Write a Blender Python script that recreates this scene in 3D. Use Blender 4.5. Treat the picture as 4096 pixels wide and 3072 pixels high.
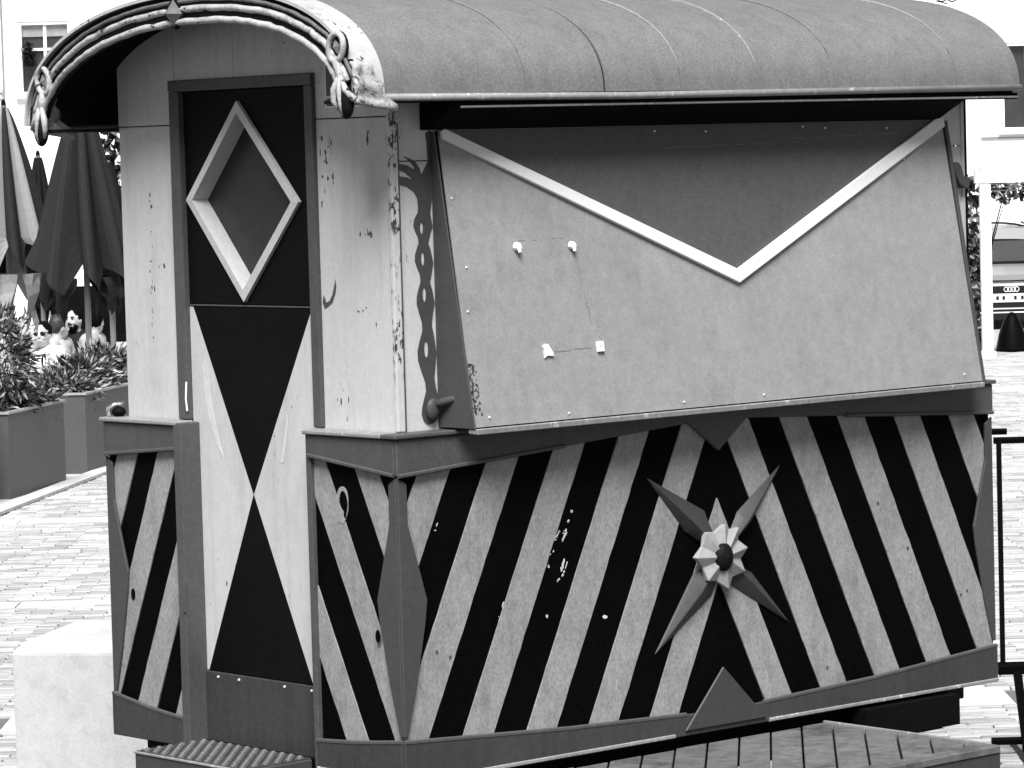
import bpy, bmesh, math, random
from mathutils import Vector, Matrix, noise as mnoise
from mathutils.geometry import tessellate_polygon
random.seed(7)
for o in list(bpy.data.objects): bpy.data.objects.remove(o)
scene = bpy.context.scene
COL = scene.collection
# ------------------------------------------------------------------ camera
CAM = Vector((-6.18670, -7.51585, 2.4))
YAW, PIT, ROL = 0.849577, -0.063054, -0.027650
FWD = Vector((math.cos(PIT)*math.cos(YAW), math.cos(PIT)*math.sin(YAW), math.sin(PIT)))
R0 = Vector((math.sin(YAW), -math.cos(YAW), 0)); U0 = R0.cross(FWD)
RGT = R0*math.cos(ROL)+U0*math.sin(ROL); UPV = -R0*math.sin(ROL)+U0*math.cos(ROL)
cam = bpy.data.cameras.new('camera'); camo = bpy.data.objects.new('camera', cam); COL.objects.link(camo)
m = Matrix((RGT, UPV, -FWD)).transposed().to_4x4(); m.translation = CAM
camo.matrix_world = m
cam.lens = 126.58; cam.sensor_width = 36; cam.sensor_fit = 'HORIZONTAL'; cam.clip_start = .1; cam.clip_end = 500
scene.camera = camo
# ------------------------------------------------------------------ light (overcast, black-and-white picture: neutral light)
SUN_EL, SUN_AZ = math.radians(53), math.radians(225)      # azimuth of the direction towards the sun, in the XY plane from +X
w = bpy.data.worlds.new('World'); scene.world = w; w.use_nodes = True
nt = w.node_tree; nt.nodes.clear()
sky = nt.nodes.new('ShaderNodeTexSky'); sky.sky_type = 'NISHITA'; sky.sun_disc = False
sky.sun_elevation = SUN_EL; sky.sun_rotation = math.pi/2-SUN_AZ
sky.air_density = 1.0; sky.dust_density = 1.0
bw = nt.nodes.new('ShaderNodeRGBToBW'); bg = nt.nodes.new('ShaderNodeBackground'); bg.inputs[1].default_value = .05
wo = nt.nodes.new('ShaderNodeOutputWorld')
nt.links.new(sky.outputs[0], bw.inputs[0]); nt.links.new(bw.outputs[0], bg.inputs[0]); nt.links.new(bg.outputs[0], wo.inputs[0])
sl = bpy.data.lights.new('sun', 'SUN'); sl.energy = 4.0; sl.angle = math.radians(30); sl.color = (1, 1, 1)
so = bpy.data.objects.new('sun', sl); COL.objects.link(so)
sd = Vector((math.cos(SUN_EL)*math.cos(SUN_AZ), math.cos(SUN_EL)*math.sin(SUN_AZ), math.sin(SUN_EL)))
so.rotation_euler = sd.to_track_quat('Z', 'Y').to_euler(); so.location = (0, 0, 20)
scene.view_settings.view_transform = 'Standard'; scene.view_settings.look = 'None'
scene.view_settings.exposure = 0.88; scene.view_settings.gamma = 1
# ------------------------------------------------------------------ materials
def mat(name, v, rough=.6, var=.12, scale=60, stretch=(1, 1, 1), bump=.15, spec=.3, chip=0, chipv=.03, chipscale=40, chipcov=.62, stain=0.0, stainscale=4, metallic=0, grain=0, streak=0):
    M = bpy.data.materials.new(name); M.use_nodes = True
    N = M.node_tree; n = N.nodes; L = N.links
    b = n['Principled BSDF']; b.inputs['Roughness'].default_value = rough
    b.inputs['Specular IOR Level'].default_value = spec; b.inputs['Metallic'].default_value = metallic
    tc = n.new('ShaderNodeTexCoord'); mp = n.new('ShaderNodeMapping'); mp.inputs['Scale'].default_value = stretch
    L.new(tc.outputs['Object'], mp.inputs[0])
    def nz(sc, det=4, rgh=.6):
        t = n.new('ShaderNodeTexNoise'); t.inputs['Scale'].default_value = sc; t.inputs['Detail'].default_value = det; t.inputs['Roughness'].default_value = rgh
        L.new(mp.outputs[0], t.inputs['Vector']); return t.outputs['Fac']
    def mth(op, a, c):
        t = n.new('ShaderNodeMath'); t.operation = op
        for k, q in ((0, a), (1, c)):
            if isinstance(q, (int, float)): t.inputs[k].default_value = q
            else: L.new(q, t.inputs[k])
        return t.outputs[0]
    def ramp(s, lo, hi):
        t = n.new('ShaderNodeMapRange'); t.inputs[1].default_value = lo; t.inputs[2].default_value = hi; t.clamp = True
        L.new(s, t.inputs[0]); return t.outputs[0]
    f1 = nz(scale, 5)
    val = mth('ADD', mth('MULTIPLY', mth('SUBTRACT', f1, .5), 2*var*2.2), 1.0)
    f2 = nz(scale*.08, 3)
    val = mth('MULTIPLY', val, mth('ADD', mth('MULTIPLY', mth('SUBTRACT', f2, .5), var*2.6), 1.0))
    if grain:
        f3 = nz(max(150, scale*4), 3, .7); val = mth('MULTIPLY', val, mth('ADD', mth('MULTIPLY', mth('SUBTRACT', f3, .5), grain*6.5), 1.0))
    if stain:
        f4 = nz(stainscale, 6, .7); val = mth('MULTIPLY', val, mth('SUBTRACT', 1.0, mth('MULTIPLY', ramp(f4, .5, .75), stain)))
    if streak:      # rain and dust runs down the paint
        m2 = n.new('ShaderNodeMapping'); m2.inputs['Scale'].default_value = (26, 26, 1.6); L.new(tc.outputs['Object'], m2.inputs[0])
        t = n.new('ShaderNodeTexNoise'); t.inputs['Scale'].default_value = 1; t.inputs['Detail'].default_value = 4; L.new(m2.outputs[0], t.inputs['Vector'])
        val = mth('MULTIPLY', val, mth('SUBTRACT', 1.0, mth('MULTIPLY', ramp(t.outputs['Fac'], .48, .70), streak)))
    val = mth('MAXIMUM', mth('MULTIPLY', val, v), .001)
    if chip:
        cm = mth('MULTIPLY', ramp(nz(chipscale, 4, .65), chipcov, chipcov+.03), ramp(nz(chipscale*.12, 2), .48, .56))
        cm = mth('MULTIPLY', cm, chip)
        mx = n.new('ShaderNodeMix'); mx.data_type = 'FLOAT'; L.new(cm, mx.inputs[0]); L.new(val, mx.inputs[2]); mx.inputs[3].default_value = chipv
        val = mx.outputs[0]
    cb = n.new('ShaderNodeCombineColor')
    for k in range(3): L.new(val, cb.inputs[k])
    L.new(cb.outputs[0], b.inputs['Base Color'])
    if bump:
        bp = n.new('ShaderNodeBump'); bp.inputs['Strength'].default_value = bump; bp.inputs['Distance'].default_value = .004
        L.new(f1, bp.inputs['Height']); L.new(bp.outputs[0], b.inputs['Normal'])
    return M
MT = {}
def defm(k, *a, **kw): MT[k] = mat(k, *a, **kw)
defm('cream wall paint', .52, .55, .05, 45, bump=.1, stain=.16, stainscale=3, grain=.05, chip=.85, chipv=.08, chipscale=48, chipcov=.665, stretch=(1, 1, .55), streak=.10)
defm('peeling corner paint', .52, .6, .10, 50, bump=.3, chip=1, chipv=.05, chipscale=70, chipcov=.53, stretch=(1, 1, .45))
defm('grey trim paint', .074, .5, .14, 60, grain=.12, bump=.15, stain=.2, chip=.4, chipv=.25, chipscale=45, chipcov=.69)
defm('fascia paint', .068, .5, .12, 60, grain=.14, bump=.12, chip=.35, chipv=.2, chipscale=40, chipcov=.69, streak=.12)
defm('door black paint', .0045, .5, .25, 70, spec=.05, grain=.2)
defm('kick plate paint', .046, .5, .12, 60, grain=.14, stain=.2, streak=.15, chip=.3, chipv=.14, chipscale=45, chipcov=.69)
defm('light plank paint', .275, .6, .12, 40, grain=.17, stain=.30, stainscale=9, streak=.12, stretch=(1, 1, .6), chip=.5, chipv=.09, chipscale=60, chipcov=.69)
defm('black plank paint', .0022, .6, .3, 60, spec=.02, grain=.2)
defm('backing black', .002, .8, .1, 60, spec=.05)
defm('hatch light paint', .262, .55, .09, 30, grain=.11, bump=.08, stain=.22, stainscale=2.6, streak=.06)
defm('hatch dark paint', .078, .55, .10, 50, grain=.16, bump=.1, stain=.25, streak=.05)
defm('scratch grey', .17, .6, .2, 60)
defm('white strip paint', .68, .5, .04, 60, grain=.03, chip=.5, chipv=.3, chipscale=50, chipcov=.68)
defm('diamond frame paint', .50, .5, .10, 60, grain=.05, stretch=(1, 1, .5), chip=.5, chipv=.2, chipscale=60, chipcov=.66)
defm('dark glass panel', .022, .35, .2, 30, grain=.15, spec=.3)
defm('ornament grey', .058, .5, .10, 60, grain=.06, bump=.2)
defm('petal grey', .045, .5, .12, 60, grain=.1)
defm('rosette paint', .29, .55, .12, 50, bump=.3, chip=.4, chipv=.15, chipscale=70, chipcov=.66)
defm('roof sheet', .165, .6, .08, 14, grain=.20, bump=.3, stain=.15, stainscale=6, spec=.25, streak=.10)
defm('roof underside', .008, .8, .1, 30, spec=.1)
defm('eave trim', .24, .5, .2, 60, chip=.8, chipv=.5, chipscale=30, chipcov=.6)
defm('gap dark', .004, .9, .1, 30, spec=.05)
defm('carving white', .40, .6, .2, 70, bump=.8, chip=1, chipv=.02, chipscale=50, chipcov=.57, stain=.6, stainscale=22)
defm('carving dark', .006, .6, .2, 60, bump=.3, spec=.1)
defm('carving grey', .12, .55, .3, 50, bump=.3)
defm('white flashing', .46, .5, .08, 40, chip=.95, chipv=.04, chipscale=55, chipcov=.60, stain=.25, stainscale=12)
defm('sign white', .75, .5, .02, 40); defm('sign dark', .06, .4, .05, 40)
defm('chassis black', .004, .6, .2, 40, spec=.06)
defm('tread plate', .07, .5, .3, 50, metallic=.2, bump=.3)
defm('deck wood', .125, .75, .30, 26, stretch=(1, 1, 1), grain=.12, bump=.4, stain=.8, stainscale=6)
defm('deck trim', .05, .6, .15, 50)
defm('bolt white', .85, .35, .03, 60)
defm('chip dark', .07, .7, .2, 60); defm('chip white', .55, .6, .2, 60)
defm('pale scuff', .56, .6, .1, 60)
defm('nail', .75, .3, .05, 60, metallic=.3); defm('chrome', .8, .15, .03, 40, metallic=.9)
defm('brick paver', .37, .85, .14, 12, grain=.15, bump=.2, spec=.2)
defm('brick paver pale', .44, .85, .12, 12, grain=.12, bump=.2, spec=.2)
defm('brick paver dull', .28, .85, .14, 12, grain=.12, bump=.2, spec=.2)
defm('paving joint', .14, .95, .15, 30, spec=.1)
defm('bounce_dark', .045, .9, .2, 30, grain=.1, spec=.2)
defm('slab', .52, .8, .06, 20, grain=.06)
defm('concrete', .52, .8, .05, 14, grain=.08, stain=.22, stainscale=9, bump=.3, chip=.5, chipv=.3, chipscale=20, chipcov=.68)
defm('planter grey', .085, .55, .10, 40, grain=.08); defm('soil', .02, .9, .3, 40)
defm('planter rim', .35, .5, .1, 40)
defm('facade white', .88, .8, .02, 6, spec=.1); defm('window frame white', .86, .5, .02, 20)
defm('window glass', .035, .12, .25, 3, spec=.5); defm('window shade', .28, .6, .15, 12); defm('facade line', .22, .8, .1, 20)
defm('parasol grey', .022, .8, .10, 30, grain=.05, spec=.1); defm('parasol pale', .26, .8, .10, 30, spec=.1); defm('parasol dark', .010, .8, .15, 30, spec=.1)
defm('pole grey', .16, .4, .1, 30); defm('pole white', .7, .4, .05, 30)
defm('leaf dark', .012, .6, .25, 20, bump=0); defm('leaf mid', .09, .6, .25, 20, bump=0); defm('leaf pale', .34, .6, .2, 20, bump=0)
defm('skin', .46, .5, .05, 30, bump=0); defm('skin tan', .30, .5, .05, 30, bump=0); defm('hair dark', .004, .8, .3, 60, bump=.4, spec=.03); defm('hair fair', .035, .5, .4, 60, bump=.5)
defm('shirt white', .80, .8, .04, 20); defm('shirt black', .004, .8, .1, 20); defm('shirt pale', .42, .8, .1, 20); defm('trousers', .015, .8, .1, 20)
defm('lens black', .004, .2, .1, 20); defm('wicker dark', .004, .8, .3, 60, spec=.05)
defm('car body', .20, .25, .03, 10, spec=.5, bump=0); defm('car black', .006, .5, .1, 20); defm('car glass', .055, .15, .1, 8, spec=.5); defm('car chrome', .8, .25, .03, 20); defm('plate', .75, .5, .02, 20)
defm('steel black', .003, .5, .1, 40, spec=.05); defm('rubber', .012, .8, .1, 40); defm('terrace white', .86, .6, .02, 20)
# ------------------------------------------------------------------ mesh helpers
ORG = {}
def link(o, parent=None, org=(0, 0, 0)):
    COL.objects.link(o)
    if parent: o.parent = parent
    ORG[o.name] = Vector(org); return o
def thing(name, label, cat, org, group=None, kind=None):
    o = bpy.data.objects.new(name, None); o.empty_display_size = .2; link(o, None, org); o.location = org
    o['label'] = label; o['category'] = cat
    if group: o['group'] = group
    return o
def mesh(name, V, F, m, parent=None, smooth=False, org=None, label=None, kind=None, mats=None, fm=None):
    """V in world metres; the object sits at its thing's base"""
    if parent is not None: og = ORG[parent.name]
    else: og = Vector(org) if org is not None else Vector((0, 0, 0))
    me = bpy.data.meshes.new(name)
    me.from_pydata([tuple(Vector(v)-og) for v in V], [], F)
    b = bmesh.new(); b.from_mesh(me); bmesh.ops.recalc_face_normals(b, faces=b.faces); b.to_mesh(me); b.free()
    for q in ([m] if not mats else mats): me.materials.append(MT[q])
    if fm: me.polygons.foreach_set('material_index', fm)
    if smooth: me.polygons.foreach_set('use_smooth', [True]*len(me.polygons))
    o = bpy.data.objects.new(name, me); link(o, parent, og)
    if parent is None: o.location = og
    if label: o['label'] = label
    if kind: o['kind'] = kind
    return o
def bevel(o, w, seg=2):
    b = bmesh.new(); b.from_mesh(o.data)
    es = [e for e in b.edges if len(e.link_faces) == 2 and e.calc_face_angle(0) > .5]
    bmesh.ops.bevel(b, geom=es, offset=w, segments=seg, affect='EDGES', profile=.6, clamp_overlap=True)
    b.to_mesh(o.data); b.free(); return o
class MB:
    def __init__(s): s.V = []; s.F = []; s.M = []
    def add(s, V, F, mi=0):
        k = len(s.V); s.V += [Vector(v) for v in V]; s.F += [tuple(i+k for i in f) for f in F]; s.M += [mi]*len(F)
    def box(s, a, b, mi=0):
        x0, y0, z0 = a; x1, y1, z1 = b
        s.add([(x0,y0,z0),(x1,y0,z0),(x1,y1,z0),(x0,y1,z0),(x0,y0,z1),(x1,y0,z1),(x1,y1,z1),(x0,y1,z1)],
              [(0,3,2,1),(4,5,6,7),(0,1,5,4),(1,2,6,5),(2,3,7,6),(3,0,4,7)], mi)
    def obox(s, c, ax, ay, az, hx, hy, hz, mi=0):
        c = Vector(c); ax, ay, az = Vector(ax)*hx, Vector(ay)*hy, Vector(az)*hz
        V = [c+ax*i+ay*j+az*k for k in (-1, 1) for i, j in ((-1,-1),(1,-1),(1,1),(-1,1))]
        s.add(V, [(0,3,2,1),(4,5,6,7),(0,1,5,4),(1,2,6,5),(2,3,7,6),(3,0,4,7)], mi)
    def poly(s, pts, f3, t0, t1, holes=(), mi=0):
        """extrude a 2-D outline; f3(a,b,t) -> point"""
        loops = [list(pts)]+[list(h) for h in holes]
        flat = [p for l in loops for p in l]; n = len(flat)
        tris = tessellate_polygon([[Vector((a, b, 0)) for a, b in l] for l in loops])
        V = [f3(a, b, t0) for a, b in flat]+[f3(a, b, t1) for a, b in flat]
        F = [tuple(t) for t in tris]+[tuple(i+n for i in reversed(t)) for t in tris]
        k = 0
        for l in loops:
            m_ = len(l)
            for i in range(m_):
                j = (i+1) % m_; F.append((k+i, k+j, k+j+n, k+i+n))
            k += m_
        s.add(V, F, mi)
    def tube(s, pts, rad, seg=8, mi=0, cap=True, sq=1.0, up=None):
        pts = [Vector(p) for p in pts]; n = len(pts)
        R = rad if isinstance(rad, (list, tuple)) else [rad]*n
        rings = []; prev = None
        for i, p in enumerate(pts):
            t = (pts[min(i+1, n-1)]-pts[max(i-1, 0)]).normalized()
            if prev is None:
                a = Vector(up) if up else (Vector((0, 0, 1)) if abs(t.z) < .9 else Vector((1, 0, 0)))
                u = (a-t*a.dot(t)).normalized()
            else: u = (prev-t*prev.dot(t)).normalized()
            prev = u; v = t.cross(u)
            rings.append([p+(u*math.cos(q)*sq+v*math.sin(q))*R[i] for q in [2*math.pi*k/seg for k in range(seg)]])
        V = [q for r in rings for q in r]; F = []
        for i in range(n-1):
            for k in range(seg):
                F.append((i*seg+k, i*seg+(k+1) % seg, (i+1)*seg+(k+1) % seg, (i+1)*seg+k))
        if cap: F.append(tuple(reversed(range(seg)))); F.append(tuple((n-1)*seg+k for k in range(seg)))
        s.add(V, F, mi)
    def ball(s, c, r, seg=14, rings=9, mi=0, axes=None):
        c = Vector(c); rx, ry, rz = r if isinstance(r, (tuple, list)) else (r, r, r)
        A = axes or (Vector((1,0,0)), Vector((0,1,0)), Vector((0,0,1)))
        V = [c-A[2]*rz]; F = []
        for i in range(1, rings):
            t = -math.pi/2+math.pi*i/rings
            for k in range(seg):
                q = 2*math.pi*k/seg
                V.append(c+A[0]*rx*math.cos(t)*math.cos(q)+A[1]*ry*math.cos(t)*math.sin(q)+A[2]*rz*math.sin(t))
        V.append(c+A[2]*rz)
        for k in range(seg): F.append((0, 1+(k+1) % seg, 1+k))
        for i in range(rings-2):
            for k in range(seg):
                a = 1+i*seg; F.append((a+k, a+(k+1) % seg, a+seg+(k+1) % seg, a+seg+k))
        a = 1+(rings-2)*seg
        for k in range(seg): F.append((a+k, a+(k+1) % seg, len(V)-1))
        s.add(V, F, mi)
    def build(s, name, m, parent=None, **kw):
        if isinstance(m, (list, tuple)): return mesh(name, s.V, s.F, None, parent, mats=m, fm=s.M, **kw)
        return mesh(name, s.V, s.F, m, parent, **kw)
fX = lambda a, b, t: (t, a, b)     # outline in (y,z), depth along x   (door end)
fY = lambda a, b, t: (a, t, b)     # outline in (x,z), depth along y   (long side)
fZ = lambda a, b, t: (a, b, t)
def slab(name, pts, f3, t0, t1, m, parent, bev=.002, holes=(), **kw):
    b = MB(); b.poly(pts, f3, t0, t1, holes); o = b.build(name, m, parent, **kw)
    if bev: 
        bm = bmesh.new(); bm.from_mesh(o.data); bmesh.ops.dissolve_limit(bm, angle_limit=.01, verts=bm.verts, edges=bm.edges); bm.to_mesh(o.data); bm.free()
        bevel(o, bev, 1)
    return o
def clip(poly, a, b, c):
    """keep a*x+b*y>=c"""
    out = []
    for i, p in enumerate(poly):
        q = poly[(i+1) % len(poly)]; dp = a*p[0]+b*p[1]-c; dq = a*q[0]+b*q[1]-c
        if dp >= 0: out.append(p)
        if (dp >= 0) != (dq >= 0):
            t = dp/(dp-dq); out.append((p[0]+(q[0]-p[0])*t, p[1]+(q[1]-p[1])*t))
    return out
def at(px, py, D):
    """a point D metres in front of the camera plane along the line of sight measured in the photograph"""
    return CAM+D*(FWD+RGT*(px-1106)/7777.7-UPV*(py-829.5)/7777.7)
FH = Vector((math.cos(YAW), math.sin(YAW), 0)); RH = Vector((math.sin(YAW), -math.cos(YAW), 0)); UZ = Vector((0, 0, 1))
def gp(lat, dist, z=0): return Vector((CAM.x, CAM.y, 0))+FH*dist+RH*lat+UZ*z
def structure(o, label=None):
    o['kind'] = 'structure'
    return o
# ------------------------------------------------------------------ setting: ground and paving
g = structure(mesh('ground', [(-80,-80,0),(160,-80,0),(160,160,0),(-80,160,0)], [(0,1,2,3)], 'brick paver'))
pv = structure(mesh('pavement', [gp(-6.2, 12.1, .004), gp(8.2, 12.1, .004), gp(8.2, 42.1, .004), gp(-6.2, 42.1, .004)], [(0,1,2,3)], 'paving joint'))
rd_ = structure(mesh('bounce_blocker', [gp(-14, -12, .003), gp(14, -12, .003), gp(14, 12.02, .003), gp(-14, 12.02, .003)], [(0,1,2,3)], 'bounce_dark'))  # unseen dark sheet added around the wagon to cut light bounced from below
BAND = [(15.2, .45), (19.55, .22), (24.2, .25), (26.0, .12), (34.6, .5)]
BL, BW_, BG = .200, .052, .007
bricks = []; rnd = random.Random(3); rowi = 0; dist = 12.2
while dist < 42:
    band = next((bw_ for bd, bw_ in BAND if bd <= dist < bd+bw_), None)
    if band:
        bricks.append(('slab', dist, band)); dist += band+BG; continue
    off = (rowi % 2)*BL/2+rnd.uniform(-.01, .01)
    lat = -5.2+off
    while lat < 6.6:
        bricks.append((lat, dist)); lat += BL+BG
    dist += BW_+BG; rowi += 1
def brick_shape(mb, lat, dd, l, wd, h, mi=0):
    c = .004
    p = [(lat,dd),(lat+l,dd),(lat+l,dd+wd),(lat,dd+wd)]
    q = [(lat+c,dd+c),(lat+l-c,dd+c),(lat+l-c,dd+wd-c),(lat+c,dd+wd-c)]
    V = [gp(a, b, 0) for a, b in p]+[gp(a, b, h-.004) for a, b in p]+[gp(a, b, h) for a, b in q]
    F = [(8,9,10,11)]
    for i in range(4):
        j = (i+1) % 4; F += [(i,j,4+j,4+i), (4+i,4+j,8+j,8+i)]
    mb.add(V, F, mi)
def vis(lat, dd):      # ground the photograph shows: the wedge left of the wagon and the sliver right of it
    x = 1106+7777.7*lat/dd; y = 345+2.4*7777.7/dd
    return (0 < x < 245 and y < 1420 and dd < 26.5) or (2050 < x < 2212 and 1400 < y < 1700) or (2150 < x < 2212)
near = sorted([b for b in bricks if b[0] != 'slab' and vis(b[0]+.1, b[1])], key=lambda b: b[1])[:300]
nset = set(near)
base = {}
for k in range(6):
    mb = MB(); brick_shape(mb, 0, 12, BL, BW_, .014+.0015*k)
    base[k] = mesh('brick', mb.V, mb.F, ['brick paver', 'brick paver pale', 'brick paver dull'][k % 3], None, org=gp(0, 12)).data
    ob = bpy.data.objects['brick']; bpy.data.objects.remove(ob)
for (lat, dd) in near:
    o = bpy.data.objects.new('brick', base[rnd.randrange(6)]); COL.objects.link(o); o.parent = g; o.location = gp(lat, dd)
    o.rotation_euler = (rnd.uniform(-.02, .02), rnd.uniform(-.01, .01), 0)
mb = MB()
for b in bricks:
    if b[0] == 'slab': continue
    if b not in nset: brick_shape(mb, b[0], b[1], BL, BW_, .013+rnd.random()*.008, rnd.choice((0, 0, 1, 1, 2)))
mb.build('brick_paving', ['brick paver', 'brick paver pale', 'brick paver dull'], g, kind='stuff')
slabs = []
for b in bricks:
    if b[0] != 'slab': continue
    lat = -6+rnd.random()*.2
    ln = .62
    while lat < 8:
        x = 1106+7777.7*(lat+.3)/b[1]
        mb = MB(); brick_shape(mb, lat, b[1], ln-.008, b[2], .02+rnd.random()*.004)
        if -120 < x < 330 or 2000 < x < 2330: mb.build('paving_slab', 'slab', g)
        lat += ln
# ------------------------------------------------------------------ the wagon
W, L, ZB, ZL, IN = 1.359, 2.4215, .70, 1.657, .046
WG = thing('painted_wagon', 'small painted show wagon with striped skirt, barrel roof and a black and cream door', 'wagon', (L/2, W/2, 0))
HW, ZE, RISE, NE, YC = .772, 2.575, .325, 2.25, .662
SAG = .030            # the old roof sags towards the far side
def sag(y): return -SAG*(y+.11)
def prof(t, a=HW, ze=ZE, rise=RISE, yc=YC, n=NE):
    c, s = math.cos(t), math.sin(t)
    y = yc-a*math.copysign(abs(c)**(2/n), c)
    return y, ze+rise*abs(s)**(2/n)+(sag(y) if yc == YC else 0)
def arc(n=40, off=0, lo=0, hi=math.pi, **k):
    P = [prof(lo+(hi-lo)*i/n, **k) for i in range(n+1)]
    if not off: return P
    out = []
    for i, p in enumerate(P):
        a, b = P[max(0, i-1)], P[min(n, i+1)]; dx, dz = b[0]-a[0], b[1]-a[1]; l = math.hypot(dx, dz)
        out.append((p[0]-dz/l*off, p[1]+dx/l*off))
    return out
def zin(y, off=.03):      # underside of the roof at y
    r = min(1, abs(y-YC)/(HW-off)); return ZE+(RISE-off)*(1-r**NE)**(1/NE)+sag(y)
# upper walls (front end wall in three pieces around the door, side wall, rear, far side)
def arch_panel(name, y0, y1, z0, x0, x1, m, ztop=None):
    ys = [y0+(y1-y0)*i/14 for i in range(15)]
    pts = [(y0, z0), (y1, z0)]+[(y, (ztop if ztop else zin(y))) for y in reversed(ys)]
    return slab(name, pts, fX, x0, x1, m, WG, 0)
DY0, DY1, DZT = .367, 1.041, 2.648      # outer edges of the door surround
SEAM = 2.519
def panel(name, y0, y1, z0, z1): return slab(name, [(y0, z0), (y1, z0), (y1, z1), (y0, z1)], fX, IN, IN+.03, 'cream wall paint', WG, .002)
# lower sheets under the seam
panel('wall_sheet', DY1-.01, W-IN, ZL-.01, SEAM-.0015)
panel('wall_sheet', IN+.012, DY0+.01, ZL-.01, SEAM-.0015)
arch_panel('gable_sheet', DY1-.01, W-IN, SEAM+.0015, IN, IN+.03, 'cream wall paint')
arch_panel('gable_sheet', IN+.012, DY0+.01, SEAM+.0015, IN, IN+.03, 'cream wall paint')
arch_panel('gable_sheet', DY0+.0115, .742, DZT-.02, IN+.001, IN+.03, 'cream wall paint')
arch_panel('gable_sheet', .7435, DY1-.0115, DZT-.02, IN+.001, IN+.03, 'cream wall paint')
slab('inner_backing', [(IN+.02, ZL), (W-IN-.02, ZL), (W-IN-.02, 2.6), (IN+.02, 2.6)], fX, IN+.0805, IN+.1, 'backing black', WG, 0)
# side wall sheets
slab('side_wall', [(IN+.012, ZL-.01), (L-IN, ZL-.01), (L-IN, 2.394), (IN+.012, 2.394)], fY, IN, IN+.03, 'cream wall paint', WG, 0)
slab('side_wall', [(IN+.012, 2.397), (L-IN, 2.397), (L-IN, 2.60), (IN+.012, 2.60)], fY, IN, IN+.03, 'cream wall paint', WG, 0)
slab('far_wall', [(IN+.031, ZL), (L-IN, ZL), (L-IN, 2.545), (IN+.031, 2.545)], fY, W-IN-.03, W-IN-.001, 'cream wall paint', WG, 0)
arch_panel('rear_wall', IN+.031, W-IN-.031, ZL, L-IN-.03, L-IN-.002, 'cream wall paint')
# corner beads with peeling paint
b = MB(); b.box((IN-.004, IN-.004, ZL+.001), (IN+.022, IN+.011, 2.55)); bevel(b.build('corner_bead', 'peeling corner paint', WG), .003)
b = MB(); b.box((IN+.023, IN-.003, ZL+.001), (IN+.027, IN-.0005, 2.50)); b.build('corner_fillet', 'grey trim paint', WG)
b = MB(); b.box((L-IN-.012, IN-.004, ZL+.001), (L-IN+.003, IN+.02, 2.55)); bevel(b.build('corner_bead', 'cream wall paint', WG), .003)
b = MB(); b.box((L-IN+.0035, IN-.006, ZL+.001), (L-IN+.010, IN+.02, 2.55)); b.build('corner_edge', 'chassis black', WG)
# door surround
def bar(name, y0, y1, z0, z1, x0, x1, m, bev=.004): 
    b = MB(); b.box((x0, y0, z0), (x1, y1, z1)); return bevel(b.build(name, m, WG), bev)
bar('door_jamb', .994, DY1, ZL+.002, DZT-.034, IN-.014, IN+.05, 'grey trim paint')
bar('door_jamb', DY0, .404, ZL+.002, DZT-.034, IN-.014, IN+.05, 'grey trim paint')
bar('door_head', DY0, DY1, DZT-.0335, DZT, IN-.016, IN+.05, 'grey trim paint')
bar('door_jamb', .963, .998, .704, ZL-.004, -.022, .05, 'grey trim paint')
bar('door_jamb', .366, .387, .704, ZL-.006, -.012, .05, 'grey trim paint', .002)
# door: upper black leaf with a diamond window, painted lower leaf, kick plate
DOOR = MB(); 
XD = IN+.004
dr = slab('door', [(.38, .70), (1.0, .70), (1.0, 2.63), (.38, 2.63)], fX, XD+.05, XD+.07, 'door black paint', WG, 0)
DIA_O = [(.722, 2.580), (.448, 2.290), (.716, 2.006), (.978, 2.300)]
def shrink(P, k, c): return [(c[0]+(y-c[0])*k, c[1]+(z-c[1])*k) for y, z in P]
dc = (.716, 2.293)
DIA_I = shrink(DIA_O, .88, dc)
up = slab('upper_leaf', [(.405, 1.998), (.993, 1.998), (.993, 2.613), (.405, 2.613)], fX, XD, XD+.0055, 'door black paint', dr, .0015, holes=[shrink(DIA_O, .90, dc)])
# frame: four mitred rails, narrow face and a deep reveal down to the pane
for k in range(4):
    a, b_ = DIA_O[k], DIA_O[(k+1) % 4]; ai, bi = DIA_I[k], DIA_I[(k+1) % 4]
    V = [(XD-.0005, *a), (XD-.0005, *b_), (XD-.012, *a), (XD-.012, *b_), (XD-.014, *ai), (XD-.014, *bi), (XD+.046, *ai), (XD+.046, *bi)]
    mesh('diamond_frame_rail', V, [(0,1,3,2), (2,3,5,4), (4,5,7,6)], 'diamond frame paint', dr)
slab('diamond_pane', shrink(DIA_O, .89, dc), fX, XD+.044, XD+.048, 'dark glass panel', dr, 0)
b = MB(); b.box((XD-.002, .388, 1.9925), (XD+.006, .993, 1.9965)); b.build('leaf_joint', 'grey trim paint', dr)
cx, cz = .714, 1.452
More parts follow.
